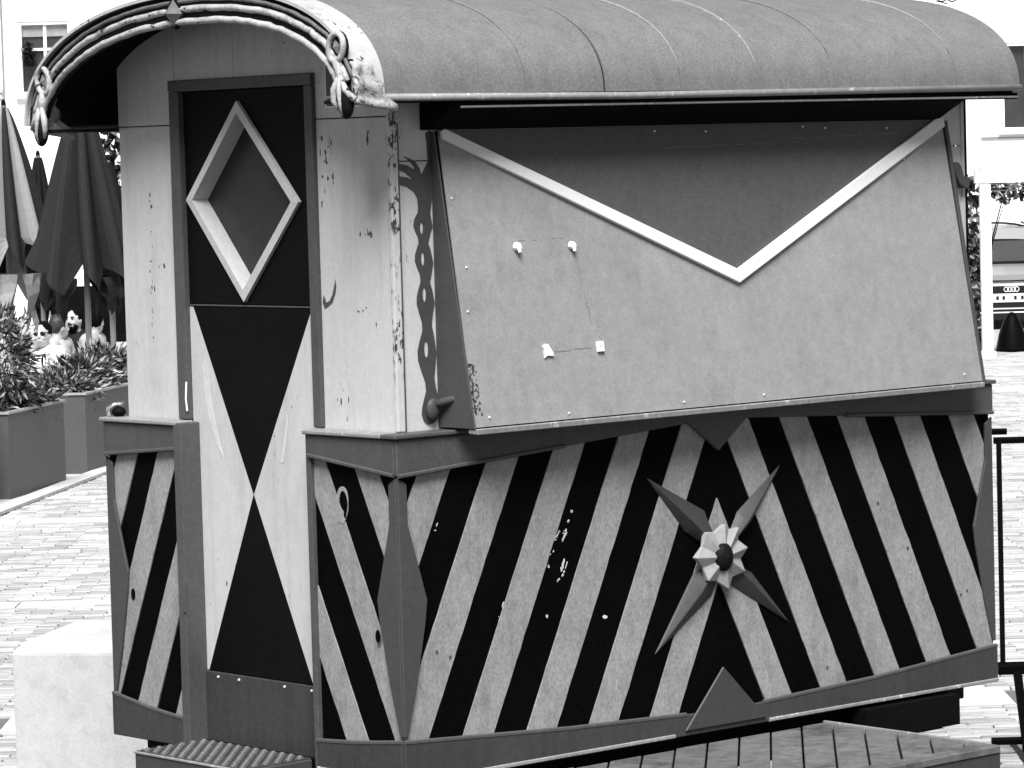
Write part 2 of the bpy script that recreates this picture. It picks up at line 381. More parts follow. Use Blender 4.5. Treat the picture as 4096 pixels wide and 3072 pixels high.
# lower leaf: flush painted boards: black hourglass between cream flanks
lowx = XD
slab('hourglass_top', [(.975, 1.990), (.420, 1.990), (cx, cz)], fX, lowx, lowx+.005, 'door black paint', dr, 0)
slab('hourglass_bottom', [(cx, cz), (.466, .925), (.954, .925)], fX, lowx, lowx+.005, 'door black paint', dr, 0)
slab('cream_flank', [(.993, 1.990), (.977, 1.990), (cx+.001, cz), (.956, .925), (.993, .925)], fX, lowx+.0005, lowx+.005, 'cream wall paint', dr, 0)
slab('cream_flank', [(.384, 1.990), (.418, 1.990), (cx-.001, cz), (.464, .925), (.384, .925)], fX, lowx+.0005, lowx+.005, 'cream wall paint', dr, 0)
slab('kick_plate', [(.384, .702), (.985, .702), (.985, .922), (.384, .922)], fX, lowx-.008, lowx+.005, 'kick plate paint', dr, .002)
for y in (.90, .80, .585, .46):
    b = MB(); b.ball((lowx-.009, y, .909), .0045, 8, 5); b.build('nail_head', 'nail', dr)
b = MB()
for P in ([(.905, 1.82), (.898, 1.74), (.878, 1.66), (.848, 1.59), (.815, 1.55), (.835, 1.60), (.858, 1.67), (.870, 1.74), (.880, 1.80), (.890, 1.84)],
          [(.590, 1.66), (.605, 1.60), (.618, 1.55), (.606, 1.55), (.594, 1.60), (.580, 1.66), (.584, 1.70)]):
    b.poly([(y+(.036 if y > .7 else -.036)+random.uniform(-.002, .002), z) for y, z in P], fX, lowx-.0006, lowx+.0002)
b.build('scuff_marks', 'pale scuff', dr, kind='stuff')
for z, h in ((1.10, .09),):
    b = MB(); b.box((-.026, .960, z), (-.0225, .972, z+h)); bevel(b.build('door_hinge', 'grey trim paint' if h > .06 else 'sign white', WG), .001)
b = MB(); b.tube([(IN-.018, .992, 1.685), (IN-.020, .994, 1.72), (IN-.018, .992, 1.77)], .003, 6); b.build('latch', 'sign white', WG)
# lower body: dark backing box and chevron planks
for nm, pts, f3, t0, t1 in (('skirt_backing', [(.012, .72), (L-.012, .72), (L-.012, ZL-.01), (.012, ZL-.01)], fY, .012, .03),
                            ('skirt_backing', [(.031, .72), (.37, .72), (.37, ZL-.01), (.031, ZL-.01)], fX, .012, .03),
                            ('skirt_backing', [(1.0, .72), (W-.012, .72), (W-.012, ZL-.01), (1.0, ZL-.01)], fX, .012, .03),
                            ('skirt_backing', [(.031, .72), (W-.031, .72), (W-.031, ZL-.01), (.031, ZL-.01)], fX, L-.03, L-.012),
                            ('skirt_backing', [(.031, .72), (L-.031, .72), (L-.031, ZL-.01), (.031, ZL-.01)], fY, W-.03, W-.012)):
    slab(nm, pts, f3, t0, t1, 'backing black', WG, 0)
def planks(rect, k, x_at, per, wlight, f3, sgn=1, depth=(0, .0115)):
    """sloping boards x = x_at + n*per + k*(z-.803), clipped to rect; light ones a hair proud"""
    x0, x1, z0, z1 = rect
    for n in range(-12, 24):
        for light in (1, 0):
            a = x_at+n*per+(0 if light else wlight); wd = wlight if light else per-wlight
            R = [(x0, z0), (x1, z0), (x1, z1), (x0, z1)]
            g_ = .0008
            R = clip(R, 1, -k, a+g_-k*.803); R = clip(R, -1, k, -(a+wd-g_)+k*.803) if len(R) > 2 else R
            if len(R) < 3: continue
            ar = abs(sum(R[i][0]*R[(i+1) % len(R)][1]-R[(i+1) % len(R)][0]*R[i][1] for i in range(len(R))))/2
            if ar < .0004: continue
            R2 = []
            for p in R:
                if not R2 or math.hypot(p[0]-R2[-1][0], p[1]-R2[-1][1]) > 1e-4: R2.append(p)
            if math.hypot(R2[0][0]-R2[-1][0], R2[0][1]-R2[-1][1]) < 1e-4: R2.pop()
            if len(R2) < 3: continue
            R3 = []
            for i, p in enumerate(R2):
                q_ = R2[(i+1) % len(R2)]; ln_ = math.hypot(q_[0]-p[0], q_[1]-p[1]); R3.append(p)
                if abs(q_[1]-p[1]) > .05 and abs((q_[0]-p[0])-k*(q_[1]-p[1])) < .002:
                    m_ = max(1, int(ln_/.035)); e = 1 if light else -.2
                    for u in range(1, m_): R3.append((p[0]+(q_[0]-p[0])*u/m_+random.gauss(0, .0007), p[1]+(q_[1]-p[1])*u/m_))
            R2 = R3
            j = random.uniform(-.0006, .0006)
            slab('plank', R2, f3, depth[0]+(0 if light else .0022)+j, depth[1], 'light plank paint' if light else 'black plank paint', WG, 0)
planks((.002, L/2-.0008, .735, 1.61), .475, .203, .2435, .117, fY)
planks((L/2+.0008, L-.002, .735, 1.61), -.475, L-.203-.117, .2435, .117, fY)
planks((.012, .370, .735, 1.60), .49, .161, .222, .100, fX)
planks((.999, W-.002, .735, 1.60), -.45, 1.152, .197, .100, fX)
# ledge, fascia and bottom trim
def fasc(name, pts, f3, m='fascia paint', t0=-.014, t1=-.0005): return slab(name, pts, f3, t0, t1, m, WG, .003)
# long side fascia: deep at the corners, shallow in the middle, with a point at mid-length
fasc('fascia_board', [(-.0135, ZL-.014), (-.0135, 1.543), (.02, 1.543), (.6, 1.582), (1.09, 1.612), (L/2, 1.523), (1.33, 1.612), (1.75, 1.59), (L+.004, 1.553), (L+.004, ZL-.014)], fY)
fasc('fascia_board', [(.0, ZL-.014), (.0, 1.545), (.372, 1.585), (.372, ZL-.014)], fX)
fasc('fascia_board', [(.985, ZL-.014), (.985, 1.577), (W+.004, 1.546), (W+.004, ZL-.014)], fX)
fasc('far_fascia', [(0, ZL-.014), (0, 1.55), (L, 1.55), (L, ZL-.014)], fY, 'fascia paint', W+.0005, W+.012)
def strip(name, p, q, f3, r, t, m):
    b = MB(); b.tube([f3(*p, t), f3(*q, t)], r, 6); return b.build(name, m, WG)
for p, q in (((.0, 1.546), (.372, 1.586)), ((.985, 1.578), (W, 1.547))): strip('fascia_bead', p, q, fX, .006, -.016, 'grey trim paint')
for p, q in (((-.012, 1.544), (.6, 1.583)), ((1.75, 1.591), (L, 1.554))): strip('fascia_bead', p, q, fY, .006, -.016, 'grey trim paint')
# ledge boards (top seen from above)
slab('ledge', [(-.024, -.024), (L+.012, -.024), (L+.012, IN-.001), (-.024, IN-.001)], fZ, ZL-.0125, ZL, 'grey trim paint', WG, .003)
slab('ledge', [(-.024, IN), (IN-.001, IN), (IN-.001, .39), (-.024, .39)], fZ, ZL-.0125, ZL, 'eave trim', WG, .003)
slab('ledge', [(-.024, .985), (IN-.001, .985), (IN-.001, W+.012), (-.024, W+.012)], fZ, ZL-.0125, ZL, 'eave trim', WG, .003)
slab('ledge', [(IN, W-IN+.001), (L+.012, W-IN+.001), (L+.012, W+.012), (IN, W+.012)], fZ, ZL-.0125, ZL-.0005, 'grey trim paint', WG, .003)
slab('ledge', [(L-IN+.012, IN), (L+.012, IN), (L+.012, W-IN), (L-IN+.012, W-IN)], fZ, ZL-.0125, ZL-.0005, 'grey trim paint', WG, .003)
# bottom trim
def btrim(name, pts, f3, m='kick plate paint'): return slab(name, pts, f3, -.016, -.0005, m, WG, .003)
btrim('bottom_board', [(-.0155, .70), (L+.003, .70), (L+.003, .815), (1.85, .778), (L/2, .757), (.6, .780), (-.0155, .818)], fY)
btrim('bottom_board', [(.0, .70), (.372, .70), (.372, .783), (.2, .795), (.0, .816)], fX)
btrim('bottom_board', [(.985, .70), (W+.003, .70), (W+.003, .826), (1.16, .797), (.985, .780)], fX)
for pts, f3 in (([(-.014, .817), (.6, .780), (1.05, .763)], fY), ([(1.37, .762), (1.85, .778), (L, .815)], fY), ([(0, .816), (.2, .795), (.372, .784)], fX), ([(.985, .781), (1.16, .797), (W, .826)], fX)):
    b = MB(); b.tube([f3(a, z, -.012) for a, z in pts], .0065, 6); b.build('trim_bead', 'grey trim paint', WG)
for p, q, f3 in (((-.014, .706), (1.0, .706), fY), ((1.39, .706), (L, .706), fY), ((0, .706), (.37, .706), fX)):
    b = MB(); b.tube([f3(*p, -.014), f3(*q, -.014)], .007, 6); b.build('trim_bead', 'eave trim', WG)
# triangles at mid-length, top point is part of the fascia
slab('trim_triangle', [(1.036, .716), (1.374, .716), (1.198, .889)], fY, -.024, -.0165, 'petal grey', WG, .003)
# corner diamonds (long lozenges wrapped round the corners)
def lozenge(a0, s, f3):
    P = [(0, 1.54), (.032, 1.52), (.033, 1.41), (.094, 1.20), (.086, 1.14), (.05, .97), (.012, .83), (0, .83)]
    return slab('corner_lozenge', [(a0+s*p[0], p[1]) for p in P], f3, -.010, -.0008, 'ornament grey', WG, .002)
lozenge(-.0095, 1, fY); lozenge(.0, 1, fX); lozenge(W+.002, -1, fX); lozenge(L+.002, -1, fY)
# star ornament: four faceted petals and a fluted eight-point rosette
star = MB()
ctr = (1.212, 1.213)
for tip, l, r in (((.928, 1.465), (1.077, 1.295), (1.154, 1.352)), ((1.477, 1.462), (1.288, 1.335), (1.345, 1.300)), ((1.500, .985), (1.345, 1.150), (1.262, 1.118)), ((.942, .950), (1.175, 1.098), (1.105, 1.170))):
    V = [(tip[0], -.003, tip[1]), (l[0], -.003, l[1]), (ctr[0], -.003, ctr[1]), (r[0], -.003, r[1]), ((ctr[0]*.62+tip[0]*.38), -.030, ctr[1]*.62+tip[1]*.38), (ctr[0], -.022, ctr[1])]
    V += [(tip[0], .0005, tip[1]), (l[0], .0005, l[1]), (r[0], .0005, r[1])]
    mesh('star_petal', V, [(0,1,4), (1,2,5,4), (0,4,3), (3,4,5,2), (0,6,7,1), (0,3,8,6)], 'petal grey', WG)
    po = bpy.data.objects[[o.name for o in WG.children if o.name.startswith('star_petal')][-1]]; bevel(po, .006, 3); po.data.polygons.foreach_set('use_smooth', [True]*len(po.data.polygons))
RO = [(1.205, 1.309), (1.262, 1.295), (1.297, 1.232), (1.284, 1.162), (1.214, 1.115), (1.131, 1.148), (1.085, 1.220), (1.127, 1.291)]
V = []; F = []; c0 = (1.195, 1.213)
for i in range(8):
    a, b_ = RO[i], RO[(i+1) % 8]
    vx, vz = (a[0]+b_[0])/2, (a[1]+b_[1])/2; vx, vz = c0[0]+(vx-c0[0])*.86, c0[1]+(vz-c0[1])*.86
    V += [(a[0], -.038, a[1]), (vx, -.026, vz), (c0[0]+(a[0]-c0[0])*.32, -.046, c0[1]+(a[1]-c0[1])*.32), (c0[0]+(vx-c0[0])*.36, -.034, c0[1]+(vz-c0[1])*.36), (a[0], -.02, a[1]), (vx, -.02, vz)]
for i in range(8):
    k, n_ = i*6, ((i+1) % 8)*6
    F += [(k, k+1, k+3, k+2), (k+1, n_, n_+2, k+3), (k, k+4, k+5, k+1), (k+1, k+5, n_+4, n_)]
ro_ = mesh('rosette', V, F, 'rosette paint', WG); bevel(ro_, .0025, 2); ro_.data.polygons.foreach_set('use_smooth', [True]*len(ro_.data.polygons))
b = MB(); b.ball((c0[0], -.038, c0[1]), (.034, .022, .042), 16, 10)
for i in range(16): b.ball((c0[0]+.02*math.cos(i*.9)*(i/16), -.058+.008*(i/16), c0[1]+.026*math.sin(i*.9)*(i/16)), .006, 6, 4)
b.build('rosette_boss', 'carving dark', WG, smooth=True)
# the flared hatch
HT, HBm = (.034, 2.478), (-.106, 1.666)        # (y, z) top and bottom
def hp(x, s, out=0):        # s 0 at the top, 1 at the bottom
    y = HT[0]+(HBm[0]-HT[0])*s; z = HT[1]+(HBm[1]-HT[1])*s
    nx = Vector((0, HBm[1]-HT[1], -(HBm[0]-HT[0]))).normalized()
    return (x, y+nx.y*out, z+nx.z*out)
def hz(x, z, out=0): return hp(x, (HT[1]-z)/(HT[1]-HBm[1]), out)
fH = lambda a, b_, t: hz(a, b_, t)
hx0, hx1 = .205, 2.262
VA, VB, VC = (.207, 2.462), (1.268, 2.028), (2.258, 2.470)
hatch = slab('hatch', [(hx0-.012, 1.664), (2.270, 1.666), (2.264, 2.478), (hx0, 2.478)], fH, -.028, -.004, 'backing black', WG, .002)
slab('lower_panel', [(hx0-.012, 1.666), (2.272, 1.666), (2.262, VC[1]-.004), VB, (hx0, VA[1])], fH, -.0038, .0, 'hatch light paint', hatch, 0)
slab('upper_panel', [(hx0, VA[1]+.002), (VB[0], VB[1]+.003), (2.260, VC[1]), (2.262, 2.477), (hx0, 2.477)], fH, -.0038, .0, 'hatch dark paint', hatch, 0)
def vstrip(p, q, wd):
    d_ = Vector((q[0]-p[0], q[1]-p[1])).normalized(); nrm = Vector((-d_.y, d_.x))
    P = [(p[0]-nrm.x*wd/2, p[1]-nrm.y*wd/2), (q[0]-nrm.x*wd/2, q[1]-nrm.y*wd/2), (q[0]+nrm.x*wd/2, q[1]+nrm.y*wd/2), (p[0]+nrm.x*wd/2, p[1]+nrm.y*wd/2)]
    return P
wd = .036
P1 = [(.209, 2.452), (VB[0], 2.012), (VB[0], 2.053), (.222, 2.480), (.209, 2.474)]
P2 = [(VB[0]+.0015, 2.012), (2.262, 2.455), (2.262, 2.483), (2.250, 2.490), (VB[0]+.0015, 2.053)]
slab('chevron_strip', P1, fH, .0005, .013, 'white strip paint', hatch, .002)
slab('chevron_strip', P2, fH, .0005, .013, 'white strip paint', hatch, .002)
for (x, z, k) in ((.428, 2.150, 0), (.633, 2.146, 1), (.488, 1.861, 2), (.688, 1.859, 3)):
    b = MB(); c = Vector(hz(x, z, .004)); s_ = (.013, .012, .018, .014)[k]
    if k in (0, 1): 
        b.tube([c, c+Vector((0, -.012, 0))], [s_, s_*.8], 10); b.tube([c+Vector((.001, -.010, .008)), c+Vector((.002, -.012, -.016))], .005, 6)
    elif k == 2: b.poly([(x-s_*.7, z-s_*1.2), (x-s_*.3, z-s_*.9), (x+s_*1.1, z-s_*1.0), (x+s_*1.0, z-s_*.5), (x+s_*.75, z), (x+s_*.3, z+s_*.8), (x-s_*.3, z+s_*.9), (x-s_*.8, z+s_*.5), (x-s_*.6, z-.001)], fH, .0005, .007)
    else: b.poly([(x-s_*.8, z-s_), (x+s_*.8, z-s_), (x+s_*.8, z+s_), (x-s_*.8, z+s_)], fH, .0005, .009, holes=[[(x+.004*math.cos(t), z+.004*math.sin(t)) for t in (0, 1, 2, 3, 4, 5)]])
    b.build('bracket_stub', 'bolt white', hatch)
b = MB()
for x, z in [(.25, 1.69), (.55, 1.682), (1.0, 1.684), (1.30, 1.684), (2.18, 1.69), (.215, 2.29), (.24, 2.10)]+[(1.02, 2.462), (1.24, 2.458), (1.62, 2.466), (1.74, 2.46)]+[(2.0, 2.456), (1.96, 2.33), (2.05, 2.36), (.223, 1.98)]:
    b.ball(hz(x+random.uniform(-.02, .02), z, .001), .0038, 8, 5)
b.build('rivets', 'nail', hatch, kind='stuff')
b = MB()     # rust runs and scratches round the old bracket
for (x, z, dx, dz, wd_) in ((.44, 2.165, .17, .002, .002), (.645, 2.12, .025, -.20, .0022), (.52, 1.853, .14, .004, .004), (.69, 1.93, .008, -.05, .003), (.66, 2.0, .012, -.05, .002), (1.05, 2.41, .5, .01, .0015), (1.6, 2.43, .5, .012, .0018), (.62, 2.45, .01, -.05, .0025)):
    n = 12; P = [(x+dx*i/n+random.uniform(-.003, .003), z+dz*i/n+random.uniform(-.002, .002)) for i in range(n+1)]
    for i in range(n):
        if random.random() < .3: continue
        p, q = P[i], P[i+1]
        e = (0, wd_*random.uniform(.3, 1)) if abs(dx) > abs(dz) else (wd_*random.uniform(.3, 1), 0)
        b.poly([p, q, (q[0]+e[0], q[1]+e[1]), (p[0]+e[0], p[1]+e[1])], fH, .0002, .0007)
b.build('scratches', 'scratch grey', hatch, kind='stuff')
# cheeks: the wedge boards between wall and hatch
for x0, x1 in ((.1868, .1928), (2.273, 2.287)):
    slab('hatch_cheek', [(IN-.001, 2.475), (HT[0]-.004, 2.475), (HBm[0]-.002, 1.662), (IN-.001, 1.662)], fX, x0, x1, 'ornament grey', WG, .0015)
slab('hatch_drip_edge', [(HBm[0]-.012, 1.662), (HBm[0]+.03, 1.662), (HBm[0]+.03, 1.648), (HBm[0]-.010, 1.646)], fX, hx0-.014, 2.272, 'eave trim', WG, .002)
# frayed edge of the cheek low down
b = MB()
for i in range(110):
    x = .197+.026*random.random()**2.6; z = 1.70+random.random()*.14; r_ = random.uniform(.0012, .0055)
    b.poly([(x+r_*math.cos(t*1.26)*random.uniform(.5, 1.2), z+r_*math.sin(t*1.26)*random.uniform(.5, 1.2)) for t in range(5)], fH, .0002, .0009)
b.build('worn_paint', 'ornament grey', hatch, kind='stuff')
# rolled awning box under the eave; its near-black colour includes the eave's deep shade
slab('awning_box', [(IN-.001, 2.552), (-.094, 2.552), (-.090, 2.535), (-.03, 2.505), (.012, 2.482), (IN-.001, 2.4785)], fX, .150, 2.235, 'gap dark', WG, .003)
# carved bracket board beside the hatch
def cv6(px, py): # plate coordinates (x,z) from sketch units
    return px, py
ORN = [(.186,2.478),(.170,2.470),(.174,2.443),(.176,2.392),(.162,2.372),(.150,2.356),(.146,2.374),(.130,2.394),(.112,2.402),(.090,2.409),(.112,2.394),(.126,2.381),(.127,2.370),(.112,2.379),(.098,2.385),(.071,2.389),(.042,2.380),(.068,2.374),(.092,2.366),(.112,2.352),(.122,2.342),(.099,2.352),(.070,2.355),(.050,2.345),(.037,2.331),(.066,2.334),(.098,2.327),(.122,2.313),(.134,2.296),(.137,2.271),(.135,2.255)]
def wob():
    out = []
    data = [(.121,2.235),(.118,2.219),(.124,2.203),(.133,2.188),(.135,2.172),(.128,2.156),(.121,2.140),(.120,2.122),(.127,2.104),(.136,2.086),(.138,2.066),(.130,2.046),(.123,2.026),(.122,2.004),(.130,1.978),(.139,1.952),(.139,1.930),(.128,1.902),(.120,1.876),(.121,1.850),(.131,1.822),(.144,1.790),(.146,1.764),(.138,1.742),(.131,1.722),(.128,1.702),(.134,1.684),(.149,1.672),(.168,1.674),(.182,1.684),(.186,1.70)]
    return data
ORN += wob()
ORN += [(.186,1.755),(.181,1.77),(.176,1.80),(.182,1.838),(.186,1.868),(.180,1.91),(.172,1.945),(.178,1.98),(.185,2.005),(.178,2.04),(.170,2.062),(.178,2.09),(.184,2.115),(.176,2.15),(.168,2.17),(.178,2.20),(.1855,2.215),(.178,2.25),(.1855,2.29)]
def oval(cx_, cz_, rx, rz, n=12): return [(cx_+rx*math.cos(2*math.pi*i/n), cz_+rz*math.sin(2*math.pi*i/n)) for i in range(n)]
slab('carved_bracket', ORN, fY, IN-.0032, IN-.0008, 'ornament grey', WG, 0, holes=[oval(.146, 2.212, .006, .017), oval(.147, 2.128, .006, .020), oval(.149, 2.030, .0065, .021), oval(.150, 1.880, .0075, .024)])
b = MB(); b.tube([(.158, IN-.012, 1.725), (.20, -.03, 1.745), (.222, -.062, 1.745)], [.013, .011, .009], 8); b.ball((.155, IN-.018, 1.715), (.022, .012, .03)); b.build('bracket_arm', 'ornament grey', WG, smooth=True)
# small carved bracket at the far end of the hatch
slab('carved_bracket', [(2.300, 2.33), (2.32, 2.345), (2.335, 2.33), (2.345, 2.30), (2.368, 2.295), (2.372, 2.27), (2.35, 2.262), (2.325, 2.275), (2.31, 2.30)], fY, IN-.03, IN-.0008, 'ornament grey', WG, .002)
# chips and marks in the paint (shapes of their own)
def blob(cx_, cz_, rx, rz, n=9): return [(cx_+rx*math.cos(2*math.pi*i/n)*random.uniform(.5, 1.15), cz_+rz*math.sin(2*math.pi*i/n)*random.uniform(.5, 1.15)) for i in range(n)]
b = MB(); rc = random.Random(5)
for (y, z, ry, rz, n) in ((.335, 2.46, .035, .012, 6), (.315, 2.43, .03, .03, 7), (.335, 2.39, .02, .04, 7), (.31, 2.345, .015, .03, 4), (.345, 2.30, .01, .03, 3), (.14, 2.46, .005, .03, 4), (.17, 2.20, .05, .006, 5), (.24, 1.985, .09, .012, 4), (.29, 1.75, .03, .05, 4), (.13, 1.95, .006, .012, 2), (1.16, 2.30, .01, .05, 3), (1.17, 2.15, .012, .06, 4), (1.165, 2.02, .016, .09, 7), (1.17, 1.90, .008, .03, 2), (1.12, 2.10, .02, .02, 3)):
    for i in range(n):
        b.poly(blob(y+rc.uniform(-ry, ry), z+rc.uniform(-rz, rz), rc.uniform(.001, .006)*rc.choice((.5, 1, 1)), rc.uniform(.003, .013)*rc.choice((.4, 1, 1)), 11), fX, IN-.0006, IN)
sc = [(.362, 2.008), (.357, 2.03), (.35, 2.018), (.345, 2.008), (.33, 2.014), (.318, 2.03), (.308, 2.055), (.303, 2.075), (.299, 2.055), (.303, 2.035), (.318, 2.008), (.335, 1.998), (.352, 1.990)]
b.poly(sc, fX, IN-.0007, IN)
b.build('paint_chips', 'chip dark', WG, kind='stuff')
b = MB()
for (x, z, rx, rz, n) in ((.37, 1.13, .03, .035, 22), (.56, 1.30, .014, .06, 12), (.62, 1.36, .012, .05, 10), (.59, 1.22, .012, .04, 8), (.245, 1.295, .008, .02, 5), (.13, 1.39, .003, .01, 2), (.40, 1.09, .02, .02, 8)):
    for i in range(n):
        dz_ = rc.uniform(-rz, rz); cx2 = x+rc.uniform(-rx, rx)*.7+.475*dz_; cz2 = z+dz_; h_ = rc.uniform(.002, .016)*rc.choice((.4, 1)); w2 = rc.uniform(.0012, .0045)
        b.poly([(px_+.475*(pz_-cz2), pz_) for px_, pz_ in blob(cx2, cz2, w2, h_, 11)], fY, .0008, .0026)
b.poly(blob(.752, 1.08, .010, .007), fY, .0005, .0026); b.poly(blob(.53, 1.105, .004, .006), fY, .0005, .0026)
b.build('paint_flakes', 'chip white', WG, kind='stuff')
b = MB()
for (x, z) in ((.12, 1.05), (.167, 1.03), (.10, .86), (.30, 1.03), (.82, 1.34), (.855, 1.31), (.50, 1.16), (.84, .80), (.92, 1.01), (1.0, 1.13), (1.86, 1.29), (1.90, 1.31), (2.03, 1.16), (2.30, 1.0), (2.27, .99), (1.93, .93), (1.96, .95), (1.66, .83), (2.18, 1.40), (1.78, 1.19)):
    xm_ = x if x < L/2 else L-x
    u_ = (xm_-.203-.475*(z-.803)) % .2435
    if .012 < u_ < .105: b.poly(oval(x, z, .0045, .0055, 8), fY, -.0016, .001)
b.build('nail_holes', 'chip dark', WG, kind='stuff')
b = MB(); b.poly(oval(.093, 1.10, .010, .018, 12), fX, -.0118, -.0095); b.poly(oval(1.255, 1.13, .010, .018, 12), fX, -.0016, .001); b.build('peg_holes', 'backing black', WG, kind='stuff')
# sticker on a black plank by the corner
st = slab('sticker', [(y_, z_) for y_, z_ in [(.243+.030*math.cos(t)*(.75+.25*math.sin(t)), 1.452+.052*math.sin(t)) for t in [2*math.pi*i/18 for i in range(18)]]], fX, -.001, .0018, 'rosette paint', WG, 0,
          holes=[[(.240+.020*math.cos(t), 1.452+.040*math.sin(t)) for t in [2*math.pi*i/16 for i in range(16)]]])
slab('sticker_patch', [(.262, 1.405), (.243, 1.40), (.241, 1.432), (.254, 1.446), (.264, 1.435)], fX, -.0011, .0015, 'rosette paint', st, 0)
# framed notice on the end wall, half hidden by the carving
NX = IN-.004; NS = 0
nb = slab('notice_board', [(.318+NS, 2.547), (.155+NS, 2.547), (.155+NS, 2.735), (.318+NS, 2.735)], fX, NX, IN-.0005, 'sign white', WG, .001)
slab('notice_face', [(.312+NS, 2.580), (.161+NS, 2.580), (.161+NS, 2.729), (.312+NS, 2.729)], fX, NX-.001, NX-.0001, 'sign dark', nb, 0)
slab('notice_strip', [(.312+NS, 2.553), (.161+NS, 2.553), (.161+NS, 2.575), (.312+NS, 2.575)], fX, NX-.001, NX-.0001, 'sign dark', nb, 0)
tcu = bpy.data.curves.new('notice_text', 'FONT'); tcu.body = 'tc'; tcu.size = .024; tcu.extrude = .0004
to = bpy.data.objects.new('tmp', tcu); COL.objects.link(to); bpy.context.view_layer.update()
tm = bpy.data.meshes.new_from_object(to.evaluated_get(bpy.context.evaluated_depsgraph_get())); bpy.data.objects.remove(to)
tm.transform(Matrix(((0, 0, -1, NX-.0018), (-1, 0, 0, .308+NS), (0, 1, 0, 2.558), (0, 0, 0, 1)))); tm.transform(Matrix.Translation(-ORG[WG.name])); tm.materials.clear(); tm.materials.append(MT['sign white'])
link(bpy.data.objects.new('notice_lettering', tm), nb, ORG[WG.name])
# ------------------------------------------------------------------ roof
def sweep(name, outer, inner, x0, x1, m, parent, smooth=True, **kw):
    n = len(outer); V = [(x0, *p) for p in outer]+[(x1, *p) for p in outer]+[(x0, *p) for p in inner]+[(x1, *p) for p in inner]; F = []
    for i in range(n-1):
        F += [(i, i+1, n+i+1, n+i), (2*n+i, 3*n+i, 3*n+i+1, 2*n+i+1), (i, 2*n+i, 2*n+i+1, i+1), (n+i, n+i+1, 3*n+i+1, 3*n+i)]
    F += [(0, n, 3*n, 2*n), (n-1, 3*n-1, 4*n-1, 2*n-1)]
    o = mesh(name, V, F, m, parent, **kw)
    if smooth:
        o.data.polygons.foreach_set('use_smooth', [True]*len(o.data.polygons))
        b = bmesh.new(); b.from_mesh(o.data)
        for e in b.edges:
            if len(e.link_faces) == 2 and e.calc_face_angle(0) > .7: e.smooth = False
        b.to_mesh(o.data); b.free()
    return o
NA = 56
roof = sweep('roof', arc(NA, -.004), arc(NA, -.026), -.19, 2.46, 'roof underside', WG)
SE = [-.10, .404, .699, .996, 1.31, 1.631, 1.90, 2.172, 2.466]
for i in range(len(SE)-1):
    g0 = .005 if i == 2 else 0; g1 = .004 if i == 1 else 0
    lift = .0015*(i % 2)
    sweep('roof_sheet', arc(NA, .001+lift), arc(NA, -.0035), SE[i]+g0, SE[i+1]-.0008-g1, 'roof sheet', roof)
for k in (2, 4, 5, 6, 8):
    x = SE[k-1]
    lo, hi = .35, 1.35
    b = MB(); b.tube([(x, *p) for p in arc(24, .003, .12 if k in (4, 5) else .3, math.pi-.1)], [.001+.005*min(1, i_/7) for i_ in range(25)], 6); b.build('seam_roll', 'eave trim' if k in (4, 5, 8) else 'roof sheet', roof, smooth=True)
sweep('edge_flashing', arc(NA, .006), arc(NA, -.0035), -.205, -.101, 'white flashing', roof)
# eave trims both sides
for sgn, yb in ((1, YC-HW), (-1, YC+HW)):
    dzs = sag(yb)
    b = MB(); b.tube([(-.11, yb-.004*sgn, 2.566+dzs), (.8, yb-.004*sgn, 2.5625+dzs), (2.468, yb-.004*sgn, 2.572+dzs)], .010, 8); b.build('eave_roll', 'eave trim', roof, smooth=True)
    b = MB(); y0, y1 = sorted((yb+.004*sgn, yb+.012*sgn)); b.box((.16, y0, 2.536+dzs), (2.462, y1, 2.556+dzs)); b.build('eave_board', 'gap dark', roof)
    b = MB(); b.tube([(.17, yb+.003*sgn, 2.538+dzs), (2.46, yb+.003*sgn, 2.543+dzs)], .0035, 6); b.build('eave_fillet', 'eave trim', roof)
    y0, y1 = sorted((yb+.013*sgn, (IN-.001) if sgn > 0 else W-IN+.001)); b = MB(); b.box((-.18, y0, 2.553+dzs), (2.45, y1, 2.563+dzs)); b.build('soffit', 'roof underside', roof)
# ------------------------------------------------------------------ carved arch moulding on the roof's front edge
MC, MA = .631, .740
def marc(off, n=44, lo=.22, hi=math.pi-.22, **k):
    P = arc(n, off, lo, hi, a=MA, ze=2.50, rise=.324, yc=MC, n_=None) if False else None
    P = []
    Q = []
    for i in range(n+1):
        t = lo+(hi-lo)*i/n; Q.append(prof(t, MA, 2.50, .324, MC, 2.25))
    for i, p in enumerate(Q):
        a, c = Q[max(0, i-1)], Q[min(n, i+1)]; dx, dz = c[0]-a[0], c[1]-a[1]; l = math.hypot(dx, dz)
        y, z = p[0]-dz/l*off, p[1]+dx/l*off
        P.append((y, z-.030*(y-MC)))
    return P
mo = sweep('arch_moulding', marc(.034), marc(-.032), -.212, -.190, 'carving dark', WG)
def roll(off, r_, m, jit=.0012, lo=.22, hi=math.pi-.22):
    P = marc(off, 60, lo, hi); b = MB()
    b.tube([(-.214+random.uniform(-jit, jit), y+random.uniform(-jit, jit), z+random.uniform(-jit, jit)) for y, z in P], [r_*random.uniform(.9, 1.1) for _ in P], 8)
    return b.build('moulding_roll', m, mo, smooth=True)
roll(.031, .0055, 'carving grey'); roll(.008, .0095, 'carving white', .0016); roll(-.026, .0095, 'carving white', .0016)
